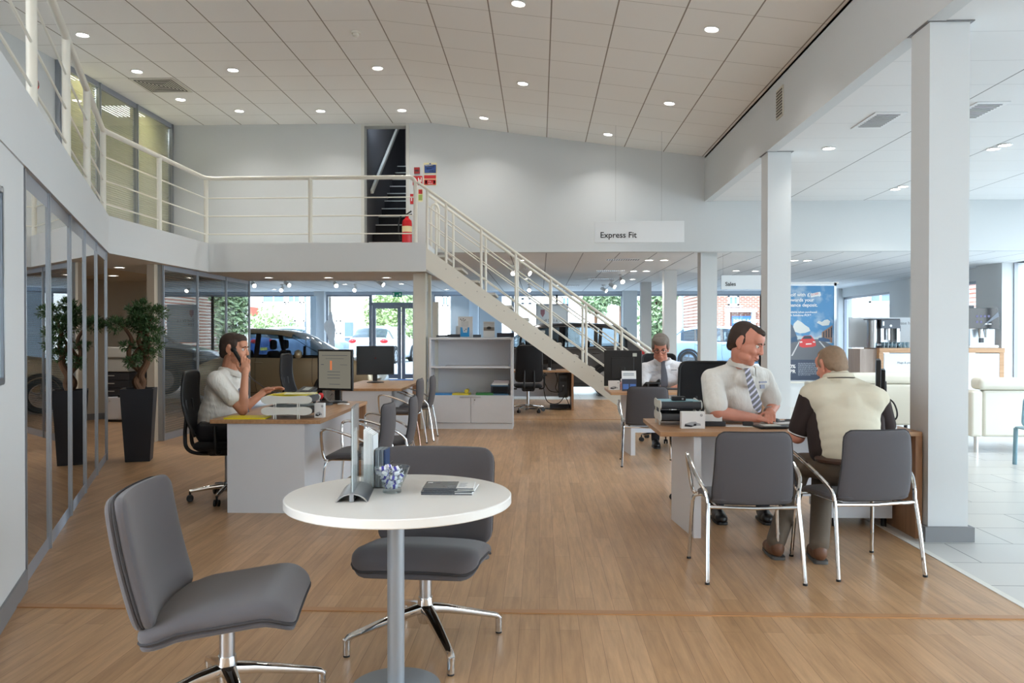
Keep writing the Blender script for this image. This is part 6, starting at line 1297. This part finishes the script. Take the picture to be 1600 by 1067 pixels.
def legs(t,L0_,hips,knees,ankles,ma,toes,sm,r=(.095,.075,.068,.052),hipc=None):
    m=MB(); m.caps(V(hips[0]),V(hips[1]),.12,.12)
    for h,k,a in zip(hips,knees,ankles): m.caps(V(h),V(k),r[0],r[1]); m.caps(V(k),V(a),r[2],r[3])
    child(m,'trousers',ma,t,L0_,.009)
    for a,tt in zip(ankles,toes):
        a=V(a); d=(V(tt)-a); d.z=0; d.normalize(); s=V((-d.y,d.x,0)); R=MX((s,d,V((0,0,1)))).transposed(); b=V((a.x,a.y,0)); m=MB(); m.ell(b+d*.055+V((0,0,.045)),(.048,.12,.048),R,18,12); m.ell(b+d*(-.015)+V((0,0,.065)),(.044,.055,.060),R); m.ell(b+d*.135+V((0,0,.040)),(.047,.062,.042),R); m.caps(b+d*.02+V((0,0,.07)),b+d*.10+V((0,0,.055)),.042,.036); o=child(m,'shoe',sm,t,L0_,.007,4)
        m=MB(); m.M=MX.Translation(b+d*.055+V((0,0,.001)))@R.to_4x4(); m.prism(rounded([(-.042,-.122),(.042,-.122),(.048,.03),(.038,.137),(-.038,.137),(-.048,.03)],.03),0,.018); so_=m.build('sole',SOLE if sm is SHOE else BLACK,o,loc=L0_); so_.location=(0,0,0)
def pad_leg(v): return V(v)
# ---------- the man on the telephone (profile, facing right)
Lp=V((-2.66,6.66,0)); t=thing('person','man in a white short-sleeved shirt talking on the telephone at the left desk','person',Lp)
B=MB(); S=MB()
Y1=6.62
hip=gy(336,668,6.68); hip.z=.60; chest=gy(345,612,6.68); nk=gy(357,583,6.70); hc=gy(366,546.5,6.70)
shR=gy(339,594,6.50); shL=gy(356,592,6.90); elR=gy(379,641,6.46); wrR=gy(383,586,6.52); elL=gy(386,634,6.98); wrL=gy(414,611,7.06)
T,R=head(t,B,hc,(1,.05,-.10),(.05,0,1),1.10,HAIR_SHORT,HAIRB,Lp); neck_to(B,T,nk+V((.0,0,-.01)),1.12)
arm(B,shR,elR,wrR); arm(B,shL,elL,wrL); 
hand_prims(B,wrR+V((0,0,.01)),(.02,.05,1),(.35,-1,.0),1,.75,1.06,.9); hand_prims(B,wrL,(.9,.15,.28),(0,.25,1),-1,.30,1.06)
B.caps(hip,chest,.09,.10); B.caps(shR,shL,.05,.05); B.caps(chest,nk-V((0,0,.06)),.08,.05)
child(B,'body',SKIN,t,Lp,.0045,5)
torso_prims(S,hip,chest,shL,shR,nk,.185,.135,.03,(1,0,0)); sleeve(S,shR,elR,.62,.082,.072); sleeve(S,shL,elL,.66,.08,.07); child(S,'shirt',SHIRT,t,Lp,.008,14)
collar(t,Lp,nk+V((.005,0,.012)),(1,.05,-.1),(-.15,0,1),1.18,SHIRT)
tie(t,Lp,[gy(369,590,6.69),gy(371,598,6.69),gy(377,615,6.69),gy(384,636,6.72),gy(388,652,6.74),gy(389,658,6.74)],(.9,-.35,.2),TIE,(.018,.016,.022,.028,.032,.012))
hp_=[hip+V((.0,-.10,-.02)),hip+V((.0,.10,-.02))]
legs(t,Lp,hp_,[V((-2.22,6.5,.56)),V((-2.22,6.86,.56))],[V((-2.28,6.5,.10)),V((-2.26,6.88,.10))],TROU,[V((-1.9,6.5,0)),V((-1.9,6.88,0))],BSHOE)
o=thing('telephone_handset','black telephone handset held to the ear of the man at the left desk','handset',gy(372,557,6.57)); p0_=gy(365,546,6.60)-o.location; p1_=gy(379,569,6.555)-o.location
MB().caps(p0_,p1_,.016,.016).ell(p0_,(.026,.02,.024)).ell(p1_,(.024,.02,.026)).build('handset',BLACK,o)
tag(MB().tube(spline([gy(380,571,6.56),gy(390,588,6.7),gy(405,600,6.95),gy(420,610,7.2),gy(440,614,7.4),gy(462,611,7.52)],8),.006,6).build('cable',BLACK),'black phone cord running from the handset to the desk phone','cord')
# ---------- the man in the striped tie (behind the right front desk, leaning to the right)
Lp=V((1.50,6.30,0)); t=thing('person','man in a white short-sleeved shirt and striped tie leaning over the right front desk','person',Lp)
B=MB(); S=MB(); Y2=6.12
hip=V((1.46,6.40,.60)); nk=gy(1158,574,6.02); chest=gy(1150,610,6.10); hc=gy(1166,537,5.92)
shR=gy(1112,592,5.98); shL=gy(1192,590,6.16); elR=gy(1120,644,5.86); wrR=gy(1178,653,5.98); elL=gy(1208,632,6.26); wrL=gy(1203,645,6.10)
T,R=head(t,B,hc,(.80,-.50,-.36),(.20,-.08,1),1.22,HAIR_REC,HAIRB,Lp); neck_to(B,T,nk,1.22)
arm(B,shR,elR,wrR,(.06,.052,.05,.034)); arm(B,shL,elL,wrL,(.058,.052,.05,.034)); hand_prims(B,wrR,(.95,.05,-.12),(0,-.2,1),1,.45,1.12); hand_prims(B,wrL+V((-.0,0,.012)),(-.25,-.9,-.16),(-.1,-.25,1),-1,.4,1.12)
B.caps(hip,chest,.10,.11); B.caps(shR,shL,.06,.06); B.caps(chest,nk-V((0,0,.06)),.09,.06)
child(B,'body',SKINR,t,Lp,.0045,5)
torso_prims(S,hip,chest,shR,shL,nk,.205,.15,.05,(.3,-.9,0)); sleeve(S,shR,elR,.76,.080,.090); sleeve(S,shL,elL,.76,.078,.084); child(S,'shirt',SHIRT,t,Lp,.008,14)
collar(t,Lp,nk+V((0,0,.012)),(.75,-.6,-.2),(.15,.05,1),1.32,SHIRT)
f0=V((.35,-.93,.1))
tp=[(1167,575),(1168,581),(1172,596),(1178,616),(1184,634),(1187,644)]
tie(t,Lp,[gy(u,v,y) for (u,v),y in zip(tp,(5.865,5.86,5.845,5.83,5.84,5.85))],f0,stripe_tie(),(.028,.022,.030,.036,.042,.012))
m=MB(); q=gy(1192,597,5.93); m.obox(q,(.07,.012,.012),frame3((.5,-.85,.1),(0,0,1))); m.obox(gy(1191,604,5.92),(.04,.012,.03),frame3((.5,-.85,.1),(0,0,1))); child(m,'name_badge',mat('badge_blue_grey',(150,156,176),.5),t,Lp)
m=MB(); q=wrL+V((.0,.03,.006)); m.tube([q+frame3((-.25,-.9,-.16),(0,0,1))@V((.036*math.cos(2*PI*k/20),0,.036*math.sin(2*PI*k/20))) for k in range(20)],.006,8,closed=True); m.obox(q+V((.0,0,.036)),(.034,.034,.012)); child(m,'wrist_watch',BRUSH,t,Lp)
legs(t,Lp,[hip+V((-.10,0,-.02)),hip+V((.10,0,-.02))],[V((1.36,6.02,.56)),V((1.66,6.02,.56))],[V((1.34,6.05,.10)),V((1.68,6.05,.10))],TROU,[V((1.34,5.6,0)),V((1.68,5.6,0))],BSHOE)
# ---------- the man in glasses (far right desk, facing the camera)
Lp=V((1.58,10.35,0)); t=thing('person','grey-haired man in glasses and white shirt sitting at the far right desk','person',Lp)
B=MB(); S=MB()
hip=V((1.62,10.42,.60)); nk=gy(1035,564,10.12); chest=gy(1036,588,10.18); hc=gy(1032,544.5,10.02)
shR=gy(1008,577,10.14); shL=gy(1063,576,10.16); elR=gy(1003,603,10.0); wrR=gy(1030,607,9.86); elL=gy(1072,600,10.05); wrL=gy(1062,603,9.88)
T,R=head(t,B,hc,(-.16,-.92,-.34),(-.05,-.3,1),1.26,HAIR_FULL,HAIRG,Lp,glasses=True); neck_to(B,T,nk,1.2)
arm(B,shR,elR,wrR,(.058,.052,.046,.034)); arm(B,shL,elL,wrL,(.058,.052,.046,.034)); hand_prims(B,wrR,(.8,-.5,-.15),(0,-.2,1),1,.45,1.15); hand_prims(B,wrL,(-.6,-.75,-.12),(0,-.2,1),-1,.45,1.15)
B.caps(hip,chest,.10,.11); B.caps(shR,shL,.06,.06); B.caps(chest,nk-V((0,0,.06)),.09,.06); child(B,'body',SKINR,t,Lp,.005,5)
torso_prims(S,hip,chest,shR,shL,nk,.21,.14,.03,(0,-1,0)); sleeve(S,shR,elR,.9,.09,.075); sleeve(S,shL,elL,.85,.09,.075); S.caps(elR,elR.lerp(wrR,.6),.072,.06); child(S,'shirt',mat('white_cotton_shirt_cool',(230,230,234),.85,bump=1.0,bscale=13),t,Lp,.009,14)
collar(t,Lp,nk+V((0,0,.0)),(-.1,-1,-.1),(0,-.15,1),1.3,MATS['white_cotton_shirt_cool'])
tie(t,Lp,[gy(u,v,y) for u,v,y in ((1036,564,9.99),(1036,569,9.985),(1037,578,9.97),(1038,590,9.955),(1038,602,9.95),(1038,606,9.95))],(0,-1,.1),mat('dark_grey_tie',(92,94,104),.6),(.028,.024,.034,.042,.046,.03))
m=MB(); m.obox(gy(1024,581,9.97),(.09,.01,.016)); m.obox(gy(1053,578,9.99),(.07,.01,.014)); child(m,'chest_print',mat('grey_print_thread',(170,172,180),.7),t,Lp)
legs(t,Lp,[hip+V((-.10,0,-.02)),hip+V((.10,0,-.02))],[V((1.46,10.0,.56)),V((1.76,10.0,.56))],[V((1.44,9.95,.10)),V((1.78,9.95,.10))],TROU,[V((1.44,9.5,0)),V((1.78,9.5,0))],BSHOE)
# ---------- the customer (back to the camera)
Lp=V((1.90,4.95,0)); t=thing('person','customer in a beige polo with dark brown sleeves seated with his back to the camera','person',Lp)
B=MB(); S=MB(); S2=MB()
hip=gy(1330,716,4.93); hip.z=max(hip.z,.60); chest=gy(1322,632,5.06); nk=gy(1311,594,5.14); hc=gy(1298,572,5.20)
shL=gy(1268,617,5.10); shR=gy(1370,624,5.04); elL=gy(1246,681,5.16); wrL=gy(1243,659,5.46); elR=gy(1384,672,5.16); wrR=gy(1372,664,5.45)
T,R=head(t,B,hc,(-.32,.85,-.34),(-.10,.28,1),1.0,HAIR_THIN,HAIRS,Lp); neck_to(B,T,nk+V((0,0,.0)),1.05)
arm(B,shL,elL,wrL,(.054,.05,.048,.032)); arm(B,shR,elR,wrR,(.054,.05,.046,.032)); hand_prims(B,wrL,(.35,.9,-.10),(0,.1,1),-1,.5,1.05); hand_prims(B,wrR,(-.3,.9,-.1),(0,.1,1),1,.4,1.05)
B.caps(hip,chest,.09,.10); B.caps(shR,shL,.055,.055); B.caps(chest,nk,.09,.065); child(B,'body',SKINR,t,Lp,.0045,5)
torso_prims(S,hip,chest,shL,shR,nk,.19,.125,.02,(0,1,0)); S.caps(shL.lerp(chest,.3),shR.lerp(chest,.3),.11,.11); PM=mat('beige_polo_knit',(206,198,178),.95,bump=.3,bscale=40); child(S,'polo_shirt',PM,t,Lp,.008,14)
DKB=mat('dark_brown_knit',(44,32,30),.95)
for sh,el in ((shL,elL),(shR,elR)):
    m=MB(); d=(V(el)-V(sh)); m.caps(V(sh)+d*.10,V(sh)+d*.80,.076,.072); sl=child(m,'sleeve',DKB,t,Lp,.008,4)
    q=V(sh)+d*.93; R_=d.normalized(); a_=R_.orthogonal().normalized(); b_=R_.cross(a_); m=MB(); m.tube([q+(a_*math.cos(2*PI*k/28)+b_*math.sin(2*PI*k/28))*.066 for k in range(28)],.0035,6,closed=True); e=m.build('white_trim',PAPER,sl,loc=Lp); e.location=(0,0,0)
m=MB()
x_=(shR-shL).normalized()
for s_,sh in ((-1,shL),(1,shR)): m.caps(hip+x_*s_*.155+V((0,.055,.02)),chest+x_*s_*.165+V((0,.05,-.02)),.075,.075)
child(m,'side_panel',DKB,t,Lp,.009,4)
collar(t,Lp,nk+V((0,-.0,.008)),(-.3,.9,-.1),(-.05,.25,1),1.16,PM)
m=MB(); R_=frame3((-.3,.9,-.1),(-.05,.25,1)); m.tube([nk+V((0,0,.008))+R_@V((math.cos(PI/2+.5+(2*PI-1.0)*k/24)*.088*1.16,math.sin(PI/2+.5+(2*PI-1.0)*k/24)*.088*1.16+.008,.004)) for k in range(25)],.0035,6); child(m,'collar_stripe',DKB,t,Lp)
m=MB(); m.tube([hip+V((.198*math.cos(2*PI*k/32),.15*math.sin(2*PI*k/32),-.005)) for k in range(32)],.018,8,closed=True); child(m,'belt',mat('brown_belt',(74,50,38),.5),t,Lp)
kn=[gy(1252,752,5.36),gy(1286,752,5.44)]; an=[gz(1213,846,.10),gz(1280,852,.10)]
kn[0].z=.53;kn[1].z=.53
legs(t,Lp,[hip+V((-.09,.03,-.06)),hip+V((.09,.03,-.06))],kn,[V((an[0].x,an[0].y,.11)),V((an[1].x,an[1].y,.11))],KHAKI,[gz(1178,838),gz(1252,845)],SHOE,(.092,.078,.072,.06))
